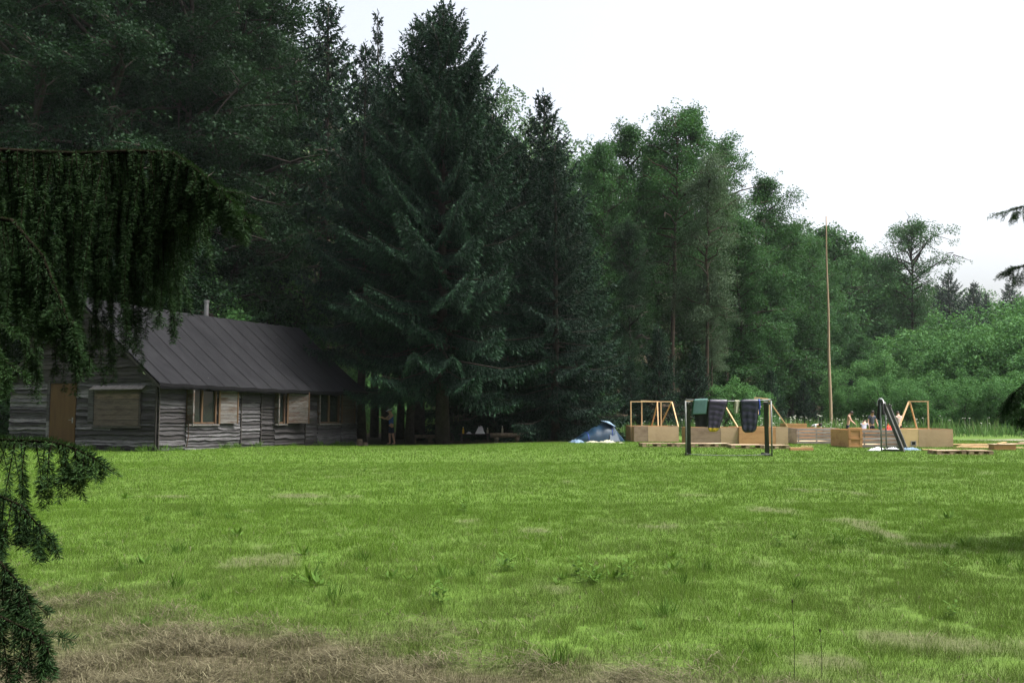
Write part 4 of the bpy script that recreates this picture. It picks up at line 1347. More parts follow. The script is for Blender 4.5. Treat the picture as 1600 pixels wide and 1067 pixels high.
pallet(1003, 37.8, R(2), 'pallet in front of the brown and pale tent base', 1.25)
pallet(1056, 37.6, R(-1), 'pallet just left of the goal, lying beside another pallet', 1.25)
pallet(1098, 37.9, R(1), 'pallet lying inside the goal under the first sleeping bag', 1.0)
pallet(1141, 36.7, R(-2), 'pallet lying under the second sleeping bag', 1.2)
pallet(1192, 36.5, R(3), 'pallet at the foot of the right hand goal post', .95)
pallet(1461, 32.2, R(2), 'small pallet near the yellow tent base, the left one of two', .95, .7)
pallet(1511, 32.0, R(-3), 'small pallet near the plank pile, the right one of two', .75, .7)


def plank(px, d, L, rotz, label, group=None, mat='newwood', w=.16, t=.03, z=0, tilt=0):
    x = X_at(px, d); g = MB(int(px * 3)); n = 8
    for k in range(n): pass
    g.box(0, L, 0, w, 0, t, jit=.003)
    o = g.build('plank', M[mat], None); o.location = (x, d, G(x, d) + .012 + z); o.rotation_euler = (tilt, 0, rotz)
    tag(o, label, 'plank', group); return o


plank(1233, 35.2, .8, R(-1), 'dark brown plank on the grass right of the first goal', None, 'ply_orange', .2, .10)
plank(1440, 35.0, .42, R(3), 'short pale plank end lying left of the two small pallets', None, 'newwood', .18, .04)
plank(1250, 38.5, .45, R(2), 'pale lath lying before the grey slatted tent base', None, 'newwood', .08, .02)
rng = random.Random(8)
for i in range(13):
    plank(1486 + rng.uniform(-3, 22), 37.4 + rng.uniform(-.9, 1.6), rng.uniform(1.3, 2.3), R(rng.uniform(-6, 9)), 'loose pale plank in the untidy pile beside the yellow tent base', 'loose pale planks in the pile',
          'newwood', rng.uniform(.10, .18), .028, .035 * (i % 3))
for i in range(5):
    plank(1570 + rng.uniform(-6, 25), 40.5 + rng.uniform(-.6, 1.0), rng.uniform(1.4, 2.4), R(rng.uniform(-4, 5)), 'greyed plank lying by the track behind the brown box', 'greyed planks by the track', 'pallet', .14, .03, .03 * (i % 2))


def brown_box():
    d = 35.2; x = X_at(1550, d); r = thing('wooden_box', 'low brown wooden box on the grass at the end of the planks', 'box', (x, d, G(x, d)), R(-3))
    g = MB(1)
    g.box(0, .74, 0, .025, .01, .19); g.box(0, .74, .45, .475, .01, .19); g.box(.0, .025, .027, .448, .01, .19); g.box(.715, .74, .027, .448, .01, .19)
    g.build('side', M['ply_orange'], r)
    g = MB(2); g.box(-.03, .77, -.02, .5, .193, .215); g.build('lid', M['pallet'], r)
    g = MB(3); g.bar((.2, .2, .23), (.55, .35, .27), .09, .03); g.build('lid_batten', M['newwood'], r)


brown_box()

# the tall peeled pole
def tall_pole():
    d = 65.5; x = X_at(1296.5, d); z = G(x, d); H = Z_at(338, d) - z
    g = MB(1); n = 14
    g.tube([(-.03 * (i / n) + .02 * math.sin(i), 0, H * i / n - (.3 if i == 0 else 0)) for i in range(n + 1)], [.115 * (1 - .72 * i / n) for i in range(n + 1)], 10)
    o = g.build('tall_pole', M['pole_wood'], None, True); o.location = (x, d, z)
    tag(o, 'very tall thin peeled wooden pole standing upright in the tall grass', 'pole')


tall_pole()

# ------------------------------------------------------------------ goals and what hangs on them
def goal():
    x, d = X_at(1070.5, 30.3), 30.3
    r = thing('football_goal', 'small goal with green mat and sleeping bags hung over its crossbar', 'goal', (x, d, G(x, d)), R(-1), 'small grey and black wooden goals')
    W, H = 2.58, 1.69
    for q in (0, W):
        g = MB(1); g.tube([(q, 0, -.05), (q + .01, 0, H / 2), (q, 0, H - .03)], .025, 8); g.build('post', M['metal_pipe'], r, True)
        s = .10 if q == 0 else -.13
        g = MB(3); g.bar((q + s, .10, H - .06), (q + s + (.10 if q == 0 else .16), .72, -.08), .13, .10); g.build('support_beam', M['dark_timber'], r)
        g = MB(4); g.bar((q + s * .5, .03, .035), (q + s, .74, .035), .06, .07); g.build('foot_rail', M['dark_timber'], r)
        g = MB(5); g.bar((q + s * .4, .0, H - .10), (q + s * 1.3, .22, H - .12), .09, .06); g.build('bracket', M['dark_timber'], r)
    g = MB(2); g.tube([(W * i / 8, 0, H - .045 * math.sin(PI * i / 8)) for i in range(9)], .022, 8); g.build('crossbar', M['metal_pipe'], r, True)
    g = MB(6); g.tube([(.1 + (W - .1) * i / 10, .0, .05 - .035 * math.sin(PI * i / 10)) for i in range(11)], .011, 6); g.build('ground_bar', M['metal_pipe'], r, True)
    return r


goal_a = goal()
goal_b = copy_thing(goal_a, (13.78, 36.9, G(13.78, 36.9)), R(246), (1, 1, 1), 'small goal seen from its end with dark leaning beams and hung clothes', 'small grey and black wooden goals')


def drape(name, label, cat, parent_o, x0, w, Lf, Lb, mat, thick=.05, baffles=0, taper=.0, shift=0.0, zoff=0, group=None, folds=0, tip=None, tipname='foot_end', bar_h=1.69, rad=.03, skew=0):
    """cloth hung over the crossbar of a goal: a closed quilted sheet, in the goal's place but a thing of its own"""
    nu, nv = 14, 56
    rng = random.Random(len(label))
    tot = Lf + Lb
    sagz = lambda x: -.045 * math.sin(PI * min(1, max(0, x / 2.58)))
    def pt(u, v, out):
        s = v * tot - Lb                               # <0 behind the bar
        k = abs(s) / (Lf if s > 0 else Lb)
        ww = w * (1 - taper * k ** 1.5)
        if tip or baffles:
            ww *= math.sqrt(max(.02, 1 - max(0, (k - .86) / .14) ** 2 * .75)) if s > 0 else 1
        x = x0 + w / 2 + (u - .5) * ww + shift * k
        e = max(0, 1 - (2 * u - 1) ** 4) ** .5 * max(0, 1 - (2 * abs(v - .5)) ** 30) ** .5
        b = (.72 + .28 * abs(math.sin(PI * (baffles * v + .18 * math.sin(u * 5)))) ** .7) if baffles else 1
        cr = .026 * math.sin(u * 17 + v * 9) * math.sin(v * 13 + 2) * k if baffles else 0
        t = thick * e * b
        fo = folds * .03 * math.sin(u * 9 + 1) * k
        half = PI * rad / 2
        if abs(s) < half:
            a = s / rad; oy = -math.sin(a); oz = math.cos(a)
            y = oy * (rad + out * t); z = bar_h + oz * (rad + out * t) - rad * .2
        else:
            sg = -1 if s > 0 else 1
            y = sg * (rad + out * t + .02 * k) + fo; z = bar_h - (abs(s) - half)
        return (x + cr, y + cr, z + sagz(x) + zoff + skew * (u - .5))
    vs = []; fs = []
    for out in (1, 0):
        for j in range(nv + 1):
            for i in range(nu + 1): vs.append(pt(i / nu, j / nv, out))
    n1 = (nu + 1) * (nv + 1)
    for j in range(nv):
        for i in range(nu):
            a = j * (nu + 1) + i
            fs.append((a, a + 1, a + nu + 2, a + nu + 1)); fs.append((n1 + a, n1 + a + nu + 1, n1 + a + nu + 2, n1 + a + 1))
    for j in range(nv):
        for i in (0, nu):
            a = j * (nu + 1) + i; q = (a, a + nu + 1, n1 + a + nu + 1, n1 + a); fs.append(q if i == 0 else q[::-1])
    for i in range(nu):
        for j in (0, nv):
            a = j * (nu + 1) + i; q = (a, n1 + a, n1 + a + 1, a + 1); fs.append(q if j == 0 else q[::-1])
    mb = MB(1)
    if tip:
        cut = int(nv * .93)
        main = [f for f in fs if max((q % n1) // (nu + 1) for q in f) <= cut]
        end = [f for f in fs if max((q % n1) // (nu + 1) for q in f) > cut]
    else: main = fs
    mb.add(vs, main, .5)
    o = mb.build(name, M[mat], None, True)
    o.matrix_world = Matrix.Translation(parent_o.location) @ Matrix.Rotation(parent_o.rotation_euler.z, 4, 'Z')
    tag(o, label, cat, group)
    if tip:
        mb = MB(2); mb.add(vs, end, .5); mb.build(tipname, M[tip], o, True)
    return o


drape('foam_mat', 'flat green foam mat folded over the goal crossbar', 'mat', goal_a, .25, .44, .50, .42, 'foam_green', .014, 0, 0, -.07, .012, rad=.042, skew=.04)
drape('mat_shade_sheet', 'black garment hanging behind the green foam mat', 'garment', goal_a, .28, .40, .15, .83, 'black_cloth', .006, 0, .1, 0, -.004, folds=.6, rad=.024)  # added black sheet standing in for the inner shadow under the mat
drape('sleeping_bag', 'dark purple quilted sleeping bag with a yellow end hung over the crossbar', 'sleeping bag', goal_a, .71, .58, .97, .60, 'bag_purple', .04, 10, .42, -.20, .0, 'sleeping bags hung on the goal', tip='yellow')
drape('sleeping_bag', 'dark navy sleeping bag with rounded end hung beside the goal post', 'sleeping bag', goal_a, 1.66, .56, 1.0, .62, 'bag_navy', .036, 8, .22, -.05, .0, 'sleeping bags hung on the goal')
drape('cream_cloth', 'narrow cream cloth strip hung beside the navy sleeping bag', 'cloth', goal_a, 1.49, .14, .42, .30, 'cream', .012, 0, .1, -.04, 0, folds=1)
drape('blue_strap', 'thin bright blue strap at the edge of the navy sleeping bag', 'strap', goal_a, 2.20, .045, .30, .5, 'blue_strap', .012, 0, 0, .02, 0)
drape('teal_towel', 'teal towel hanging low on the end of the second goal', 'towel', goal_b, 2.0, .42, .98, .35, 'teal', .02, 0, .15, .02, .0, folds=1.6)
drape('black_shirt', 'black shirt hanging on the very end of the second goal', 'garment', goal_b, 2.28, .34, .72, .55, 'black_cloth', .03, 0, .2, .05, .03, folds=1.6, rad=.05)
drape('white_towel', 'white cloth folded short over the end of the second goal', 'cloth', goal_b, 2.2, .36, .30, .52, 'white_cloth', .02, 0, .1, .0, .06, folds=1, rad=.075)


def crumple(name, label, cat, px, d, w, dp, h, mat, seed, group=None, z=0):
    x = X_at(px, d); n = 16; vs = []; fs = []
    for j in range(n + 1):
        for i in range(n + 1):
            u = i / n; v = j / n
            e = min(1, 3.2 * min(u, 1 - u, v, 1 - v))
            q = mnoise.noise(Vector((u * 4 + seed * 3.1, v * 4, seed))) * .5 + .5
            q2 = abs(mnoise.noise(Vector((u * 9 + seed, v * 9, seed * 2.2))))
            rr = 1 - .25 * mnoise.noise(Vector((math.atan2(v - .5, u - .5) * 1.3, seed, 0)))
            vs.append(((u - .5) * w * rr, (v - .5) * dp * rr, .004 + e * h * (.35 * q + .9 * q2 + .15)))
    b = len(vs)
    vs += [(p[0], p[1], -.01) for p in vs]
    for j in range(n):
        for i in range(n):
            a = j * (n + 1) + i; fs.append((a, a + 1, a + n + 2, a + n + 1))
    rim = [i for i in range(n)] + [(n + 1) * j + n for j in range(n)] + [(n + 1) * n + i for i in range(n, 0, -1)] + [(n + 1) * j for j in range(n, 0, -1)]
    for a, c in zip(rim, rim[1:] + rim[:1]): fs.append((a, b + a, b + c, c))
    mb = MB(seed); mb.add(vs, fs, .5); o = mb.build(name, M[mat], None, True)
    o.location = (x, d, G(x, d) + z); o.rotation_euler = (0, 0, seed); tag(o, label, cat, group); return o


crumple('white_cloth', 'crumpled white cloth on the grass before the second goal', 'cloth', 1368, 35.4, .7, .55, .16, 'white_cloth', 1)
crumple('plastic_sheet', 'pale blue sheet on the grass at the beam feet of the second goal', 'sheet', 1419, 35.6, .6, .6, .12, 'sheet_blue', 2)
crumple('white_cloth', 'small white rag between crumpled cloth and beam of the second goal', 'cloth', 1392, 36.0, .5, .4, .10, 'white_cloth', 3)

# ------------------------------------------------------------------ blue tent and things before it
def blue_tent():
    d = 44.2; x = X_at(933, d); r = thing('blue_tent', 'blue tent under the drooping spruce boughs', 'tent', (x, d, G(x, d)), R(8))
    mb = MB(1); n, m = 20, 12; L, W, Hh = 2.35, 1.5, .92
    vs = []; fs = []
    for i in range(n + 1):
        s = i / n; t = (s - .5) * 2
        hh = Hh * max(.02, min(s / .70, (1 - s) / .30)) ** .85 * (1 + .06 * math.sin(i * 1.7))
        for j in range(m + 1):
            a = PI * j / m
            yy = -math.cos(a) * W / 2 * (1 - .55 * abs(t) ** 2.2); zz = hh * math.sin(a) ** .75
            vs.append((t * L / 2, yy, zz + .01 * math.sin(i * 3 + j * 2)))
    for i in range(n):
        for j in range(m):
            a = i * (m + 1) + j; fs.append((a, a + m + 1, a + m + 2, a + 1))
    mb.add(vs, fs, .5); mb.build('tent_canopy', M['tent_blue'], r, True)
    for t in (-.45, .45):
        g = MB(2); pts = []
        for j in range(m + 1):
            a = PI * j / m; tt = t * (1 if j < m / 2 else 1)
            sp_ = tt / 2 + .5; hh = Hh * min(sp_ / .70, (1 - sp_) / .30) ** .85
            pts.append((tt * L / 2, -math.cos(a) * W / 2 * (1 - .55 * abs(tt) ** 2.2) * 1.01, hh * math.sin(a) ** .75 + .012))
        g.tube(pts, .012, 6); g.build('tent_pole', M['blue_strap'], r, True)
    g = MB(3)
    g.add([(.35, -.80, .05), (.85, -.62, .05), (.72, -.42, .52), (.45, -.46, .62), (.35, -.86, .03), (.85, -.68, .03), (.72, -.48, .5), (.45, -.52, .6)], [(0, 1, 2, 3), (7, 6, 5, 4), (0, 4, 5, 1), (1, 5, 6, 2), (2, 6, 7, 3), (3, 7, 4, 0)])
    g.build('door_flap', M['tent_blue'], r)
    return r


tb_ = blue_tent()
o = crumple('white_sheet', 'pale blue and white sheet thrown over the top of the blue tent', 'sheet', 950, 44.0, .5, .75, .12, 'sheet_blue', 4, z=.79); o.rotation_euler = (.1, .42, .3)
crumple('white_bag', 'white and blue bundle on the grass left of the blue tent', 'bag', 901, 42.9, .8, .5, .20, 'sheet_blue', 5)
crumple('white_sheet', 'flat white sheet on the grass before the blue tent', 'sheet', 926, 42.8, .7, .4, .10, 'cream', 6)
crumple('grey_blanket', 'heap of grey brown blankets before the blue tent', 'blanket', 948, 42.6, .7, .5, .17, 'cream', 7)
crumple('white_sheet', 'thin white strip of sheet at the corner of the blue tent', 'sheet', 969, 42.5, .5, .25, .04, 'cream', 8)

# ------------------------------------------------------------------ picnic place under the biggest spruce
def log_bench(px, d, L, rz, rad, label):
    x = X_at(px, d); r = thing('log_bench', label, 'bench', (x, d, G(x, d)), rz, 'log benches under the spruce')
    g = MB(1); g.tube([(-L / 2, 0, .30), (0, .01, .305), (L / 2, 0, .30)], [rad, rad * .96, rad * .9], 10); g.build('seat_log', M['log'], r, True)
    for s in (-1, 1):
        g = MB(2); g.tube([(s * L * .32, 0, -.05), (s * L * .32, 0, .22)], .11, 9); g.build('leg', M['log'], r, True)


log_bench(792, 45.4, 1.5, R(3), .12, 'pale log bench lying in the shade right of the white sack')
log_bench(660, 47.4, 1.2, R(-4), .10, 'dark log bench between the two thick spruce trunks')
def low_table():
    d = 46.4; x = X_at(742, d); r = thing('low_table', 'low dark plank table under the biggest spruce with a white sack on it', 'table', (x, d, G(x, d)), R(2))
    g = MB(1)
    for k in range(4): g.box(-.75, .75, -.32 + k * .16, -.17 + k * .16, .36, .40, jit=.004)
    g.build('table_top', M['siding_dark'], r)
    for sx in (-1, 1):
        for sy in (-1, 1):
            g = MB(2); g.box(sx * .6 - .04, sx * .6 + .04, sy * .2 - .04, sy * .2 + .04, -.05, .355); g.build('leg', M['siding_dark'], r)
low_table()
crumple('white_sack', 'white plastic sack lying on the low dark table', 'sack', 750, 46.4, .62, .42, .42, 'white_cloth', 11, z=.40)
crumple('white_paper', 'small white packet beside the sack on the low table', 'packet', 733, 46.3, .26, .2, .12, 'white_cloth', 12, z=.40)
def bottle(px, d, z, h, mat, label):
    x = X_at(px, d); g = MB(1)
    g.tube([(0, 0, 0), (0, 0, h * .6), (0, 0, h * .75), (0, 0, h * .98)], [.045, .045, .02, .018], 10)
    g.build; o = g.build('bottle', M[mat], None, True); o.location = (x, d, G(x, d) + z)
    tag(o, label, 'bottle')
    g = MB(2); g.tube([(0, 0, h * .98), (0, 0, h * 1.05)], .02, 8); g.build('cap', M['white_cloth'], o)
bottle(785, 45.4, .415, .30, 'cream', 'pale bottle standing on the pale log bench')
bottle(724, 46.4, .40, .32, 'yellow', 'yellow bottle standing at the end of the low dark table')
bottle(762, 46.4, .40, .24, 'cream', 'short pale bottle beside the white sack')
def barrow_wheel():
    d = 44.6; x = X_at(700, d); r = thing('old_wheel', 'dark spoked wheel leaning by the thick spruce trunk', 'wheel', (x, d, G(x, d) + .27), R(25), rot=(R(82), 0, R(20)))
    g = MB(1); n = 20
    g.tube([(.27 * math.cos(2 * PI * i / n), .27 * math.sin(2 * PI * i / n), 0) for i in range(n + 1)], .03, 7, cap=False); g.build('tyre', M['rubber'], r, True)
    g = MB(2)
    for k in range(5): g.bar((.25 * math.cos(k * PI / 5), .25 * math.sin(k * PI / 5), .002 * k), (-.25 * math.cos(k * PI / 5), -.25 * math.sin(k * PI / 5), .002 * k), .018)
    g.tube([(0, 0, -.06), (0, 0, .06)], .035, 8); g.build('spokes', M['bark'], r)
barrow_wheel()
def stump(px, d, rad, h, label):
    x = X_at(px, d); r = thing('tree_stump', label, 'stump', (x, d, G(x, d)), 0, 'cut stumps at the cabin corner')
    g = MB(1); g.tube([(0, 0, -.1), (0, 0, h * .5), (0, 0, h)], [rad * 1.1, rad, rad * .97], 12, cap=False); g.build('bark', M['log'], r, True)
    g = MB(2); g.tube([(0, 0, h - .02), (0, 0, h + .002)], rad * .96, 12); g.build('cut_face', M['cutwood'], r)
stump(563, 43.2, .13, .30, 'short sawn stump of pale wood at the far cabin corner')
stump(572, 43.0, .10, .17, 'lower stump beside the pale one at the far cabin corner')

# ------------------------------------------------------------------ people
def skin_mesh(name, V, E, rad, mat, parent, sub=1):
    me = bpy.data.meshes.new(name); me.from_pydata(V, E, [])
    o = bpy.data.objects.new(name, me); COL.objects.link(o)
    o.modifiers.new("skin", 'SKIN')
    if not me.skin_vertices: return o
    for i, r_ in enumerate(rad):
        sv_ = me.skin_vertices[0].data[i]; sv_.radius = r_ if isinstance(r_, tuple) else (r_, r_)
    me.skin_vertices[0].data[0].use_root = True
    s = o.modifiers.new("sub", 'SUBSURF'); s.levels = sub; s.render_levels = sub
    dg = bpy.context.evaluated_depsgraph_get()
    nm = bpy.data.meshes.new_from_object(o.evaluated_get(dg))
    o.modifiers.clear(); o.data = nm; nm.name = name
    nm.materials.clear(); nm.materials.append(mat)
    nm.polygons.foreach_set("use_smooth", np.ones(len(nm.polygons), bool))
    if parent: o.parent = parent
    return o


def person(label, px, d, H, rotz, lean=0, head=0, arms=None, legs=None, shirt=None, sleeves=True, shorts='shorts_black', cap=None, dz=0, hairlen=0):
    """faces local -Y; lean bends the upper body forward, arms/legs give directions of the two segments"""
    s = H / 1.75; x = X_at(px, d)
    r = thing('person', label, 'person', (x, d, G(x, d) + dz), rotz, 'people at the camp')
    hip = Vector((0, 0, .92))
    def up(p):                                         # bend about the hips
        v = Vector(p) - hip; c, sn = math.cos(lean), math.sin(lean)
        return hip + Vector((v.x, v.y * c - v.z * sn, v.y * sn + v.z * c))
    arms = arms or (((.10, -.02, -1), (.04, -.15, -1)), ((-.10, -.02, -1), (-.04, -.15, -1)))
    legs = legs or (((.06, 0, -1), (.02, .04, -1)), ((-.06, 0, -1), (-.02, .04, -1)))
    V = [hip, up((0, 0, 1.10)), up((0, .01, 1.30)), up((0, .01, 1.43)), up((0, -.01, 1.53))]
    hd = lambda q: V[4] + Matrix.Rotation(lean + head, 3, 'X') @ Vector(q)
    V += [hd((0, -.02, .09)), hd((0, -.01, .20))]
    E = [(0, 1), (1, 2), (2, 3), (3, 4), (4, 5), (5, 6)]
    rad = [(.15, .105), (.135, .10), (.155, .105), (.12, .085), .055, (.082, .10), (.065, .075)]
    segs = {}
    for i, sg in enumerate((1, -1)):
        sh = up((sg * .165, .01, 1.41)); u = Vector(arms[i][0]).normalized(); f = Vector(arms[i][1]).normalized()
        el = sh + u * .28; wr = el + f * .24; ha = wr + f * .085
        b = len(V); V += [sh, el, wr, ha]; E += [(3, b), (b, b + 1), (b + 1, b + 2), (b + 2, b + 3)]
        rad += [.06, .042, .028, (.04, .018)]
        segs['arm%d' % i] = (sh, el, wr, ha, f)
    for i, sg in enumerate((1, -1)):
        hp = hip + Vector((sg * .09, 0, -.06)); u = Vector(legs[i][0]).normalized(); f = Vector(legs[i][1]).normalized()
        kn = hp + u * .40; an = kn + f * .40; toe = an + Vector((sg * .02, -.15, -.03))
        b = len(V); V += [hp, kn, an, toe]; E += [(0, b), (b, b + 1), (b + 1, b + 2), (b + 2, b + 3)]
        rad += [.085, .058, .040, (.035, .03)]
        segs['leg%d' % i] = (hp, kn, an, toe)
    sc = lambda vs: [tuple(v * s) for v in vs]
    rs = lambda rr: [tuple(q * s for q in t) if isinstance(t, tuple) else t * s for t in rr]
    body = skin_mesh('body', sc(V), E, rs(rad), M['skin'], r, 2)
    # fingers, nose and ears join the body mesh
    g = MB(1)
    for i, sg in enumerate((1, -1)):
        sh, el, wr, ha, f = segs['arm%d' % i]
        side = f.cross(Vector((0, 1, .2))).normalized()
        for k, ln in enumerate((.065, .078, .072, .055)):
            b0 = wr + f * .08 + side * (k - 1.5) * .019
            g.tube(sc([b0, b0 + f * ln * .55, b0 + f * ln + Vector((0, -.02, -.006))]), [.0095 * s, .0085 * s, .006 * s], 5)
        t0 = wr + f * .03 + side * -.035; g.tube(sc([t0, t0 + f * .03 - side * .02, t0 + f * .06 - side * .022]), [.011 * s, .010 * s, .007 * s], 5)
    g.tube(sc([hd((0, -.115, .115)), hd((0, -.135, .085)), hd((0, -.11, .075))]), [.008 * s, .015 * s, .010 * s], 6)
    for sg in (1, -1): g.ball(tuple(hd((sg * .083, .0, .10)) * s), .026 * s, (.4, .8, 1.1), 8)
    bm = bmesh.new(); bm.from_mesh(body.data); tmp = bpy.data.meshes.new("t"); tmp.from_pydata(g.v, [], g.f); bm.from_mesh(tmp); bm.to_mesh(body.data); bm.free(); bpy.data.meshes.remove(tmp)
    g = MB(2)
    for sg in (1, -1): g.ball(tuple(hd((sg * .034, -.098, .115)) * s), .010 * s, (1, .6, .8), 6)
    g.tube(sc([hd((-.025, -.108, .045)), hd((.025, -.108, .045))]), .005 * s, 4)
    g.build('face', M['hair'], body)
    # hair: a cap of scalp-hugging shell
    g = MB(3); vs = []; fs = []; n, m_ = 14, 7
    for i in range(m_ + 1):
        th = (1.75 + .1 * hairlen) * i / m_
        for k in range(n):
            a = 2 * PI * k / n; fr = .5 + .5 * math.sin(a)                  # front is -Y
            t2 = th * (1.0 if fr > .45 else .62 + .38 * fr / .45)
            vs.append(tuple(hd((.098 * math.sin(t2) * math.cos(a), -.005 + .118 * math.sin(t2) * math.sin(a), .125 + .135 * math.cos(t2))) * s))
    for i in range(m_):
        for k in range(n): fs.append((i * n + k, (i + 1) * n + k, (i + 1) * n + (k + 1) % n, i * n + (k + 1) % n))
    g.add(vs, fs); g.build('hair', M['hair'], r, True)
    if cap:
        g = MB(4); vs = []; fs = []
        for i in range(6):
            th = 1.45 * i / 5
            for k in range(n):
                a = 2 * PI * k / n
                vs.append(tuple(hd((.108 * math.sin(th) * math.cos(a), -.005 + .128 * math.sin(th) * math.sin(a), .135 + .14 * math.cos(th))) * s))
        for i in range(5):
            for k in range(n): fs.append((i * n + k, (i + 1) * n + k, (i + 1) * n + (k + 1) % n, i * n + (k + 1) % n))
        g.add(vs, fs); c_ = g.build('cap', M[cap], r, True)
        g = MB(5); pz = [hd((-.075, -.10, .155)), hd((.075, -.10, .155)), hd((.05, -.20, .14)), hd((-.05, -.20, .14))]
        g.add(sc(pz) + sc([q - Vector((0, 0, .012)) for q in pz]), [(0, 1, 2, 3), (7, 6, 5, 4), (0, 4, 5, 1), (1, 5, 6, 2), (2, 6, 7, 3), (3, 7, 4, 0)]); g.build('cap_peak', M[cap], c_)
    if shirt:
        vs = [up((0, 0, .90)), up((0, 0, 1.10)), up((0, .01, 1.30)), up((0, .01, 1.43)), up((0, 0, 1.475))]
        es = [(0, 1), (1, 2), (2, 3), (3, 4)]; rr = [(.165, .125), (.15, .118), (.168, .12), (.125, .095), .065]
        for i, sg in enumerate((1, -1)):
            sh, el, wr, ha, f = segs['arm%d' % i]; b = len(vs)
            if sleeves: vs += [sh, sh.lerp(el, .62)]; es += [(3, b), (b, b + 1)]; rr += [.072, .060]
            else: vs += [sh.lerp(V[3], .35)]; es += [(3, b)]; rr += [.06]
        skin_mesh('shirt', sc(vs), es, rs(rr), M[shirt], r, 2)
    vs = [hip + Vector((0, 0, .07)), hip]; es = [(0, 1)]; rr = [(.155, .115), (.165, .125)]
    for i in (0, 1):
        hp, kn, an, toe = segs['leg%d' % i]; b = len(vs); vs += [hp, hp.lerp(kn, .85)]; es += [(1, b), (b, b + 1)]; rr += [.105, .088]
    skin_mesh('shorts', sc(vs), es, rs(rr), M[shorts], r, 2)
    for i in (0, 1):
        hp, kn, an, toe = segs['leg%d' % i]
        skin_mesh('shoe', sc([an + Vector((0, .05, -.045)), an + Vector((0, -.06, -.05)), toe + Vector((0, -.02, -.012))]), [(0, 1), (1, 2)], rs([(.04, .045), (.043, .04), (.038, .028)]), M['shoe'], r, 1)
    return r


person('person in a blue sleeveless top and white cap standing among the bare spruce trunks', 612, 46.0, 1.66, R(-62), .06, .15,
       (((.1, -.75, -.7), (-.3, -.9, .35)), ((-.1, -.8, -.6), (.3, -.9, .3))), (((.05, .12, -1), (.0, .25, -1)), ((-.05, -.1, -1), (-.02, .05, -1))), 'shirt_blue', False, 'shorts_navy', 'white_cloth')
person('bare chested person with dark hair bending slightly, left of the orange door panel', 1323, 49.2, 1.36, R(66), .22, .5,
       (((.1, -.35, -.9), (.0, -.7, -.7)), ((-.1, -.3, -.9), (.0, -.75, -.6))), None, None, True, 'shorts_navy')
person('person with dark hair in a light grey top crouched low behind grey slats', 1347, 44.0, 1.35, R(150), .7, .3,
       (((.2, -.6, -.7), (.0, -.7, -.6)), ((-.2, -.6, -.7), (.0, -.7, -.6))), (((.25, -.75, -.5), (.05, .55, -.8)), ((-.25, -.75, -.5), (-.05, .55, -.8))), 'shirt_mid', True, 'shorts_black', None, -.24)
person('person in a dark grey shirt looking down behind the grey slatted tent base', 1360, 45.0, 1.37, R(8), .10, .45,
       (((.35, -.15, -1), (.1, -.5, -.9)), ((-.35, -.15, -1), (-.1, -.5, -.9))), None, 'shirt_grey', True, 'shorts_navy')
person('person in a pale pink shirt and black shorts, back turned, at the yellow tent base', 1403, 46.5, 1.34, R(188), .12, .3,
       (((.25, -.45, -.9), (-.1, -.8, -.4)), ((-.25, -.45, -.9), (.1, -.8, -.4))), None, 'shirt_pink', True, 'shorts_black')
person('person in a white shirt bent far over behind the silver grey slats', 1268, 45.2, 1.34, R(20), 1.42, -.1,
       (((.15, -.1, -1), (.0, -.3, -1)), ((-.15, -.1, -1), (.0, -.3, -1))), None, 'white_cloth', True, 'shorts_black', None, -.06)
crumple('red_bag', 'bright red bag on the tent base edge under the leaning goal beam', 'bag', 1388, 38.2, .45, .35, .30, 'red', 14, z=.60)

# ------------------------------------------------------------------ near spruces whose boughs hang into the picture
def needles_on(segs, rng, per_m=420, nl=.019, nw=.0021):
    """segs: (k,2,3) twig pieces -> needle blades standing round each"""
    segs = np.asarray(segs, float); A = segs[:, 0]; B = segs[:, 1]
    L = np.linalg.norm(B - A, axis=1); n = np.maximum(2, (L * per_m).astype(int))
    idx = np.repeat(np.arange(len(segs)), n)
    q = rng.uniform(0, 1, len(idx)); P = A[idx] + (B - A)[idx] * q[:, None]
    T = nrm(B - A)[idx]
    rv = rng.normal(size=(len(idx), 3)); rv[:, 2] += .35
    side = nrm(rv - T * (rv * T).sum(1, keepdims=True))
    D = nrm(T * rng.uniform(.35, .8, len(idx))[:, None] + side)
    l = nl * rng.uniform(.7, 1.25, len(idx))
    V, Fc = blades(P, D, l, np.full(len(idx), nw), rng, .5)
    return V, Fc, idx


def hang(rng, p, L, out, segs, wood, side_n, sl, droop=1.0, r0=.0022):
    """a hanging twig from p with short side twigs"""
    n = max(4, int(L / .06)); d = np.array(out, float); d = d / np.linalg.norm(d); cur = np.array(p, float); pts = [cur.copy()]
    for i in range(n):
        d = d + np.array([rng.normal() * .10, rng.normal() * .10, -.22 * droop]); d = d / np.linalg.norm(d)
        nx = cur + d * L / n; segs.append((cur.copy(), nx.copy()))
        if i > 0 and rng.rand() < side_n:
            for sg in (-1, 1):
                sd = np.cross(d, [rng.normal(), rng.normal(), .3]); sd = sd / np.linalg.norm(sd)
                e = sl * rng.uniform(.4, 1.2) * (1 - .6 * i / n)
                m = nx + (d * .75 + sd * .45 * sg) * e * .5; t = m + (d * .9 + sd * .2 * sg + np.array([0, 0, -.25])) * e * .5
                segs.append((nx.copy(), m)); segs.append((m, t))
        cur = nx; pts.append(cur.copy())
    wood.append((pts, [r0 * (1 - .7 * i / n) for i in range(n + 1)]))
    return cur


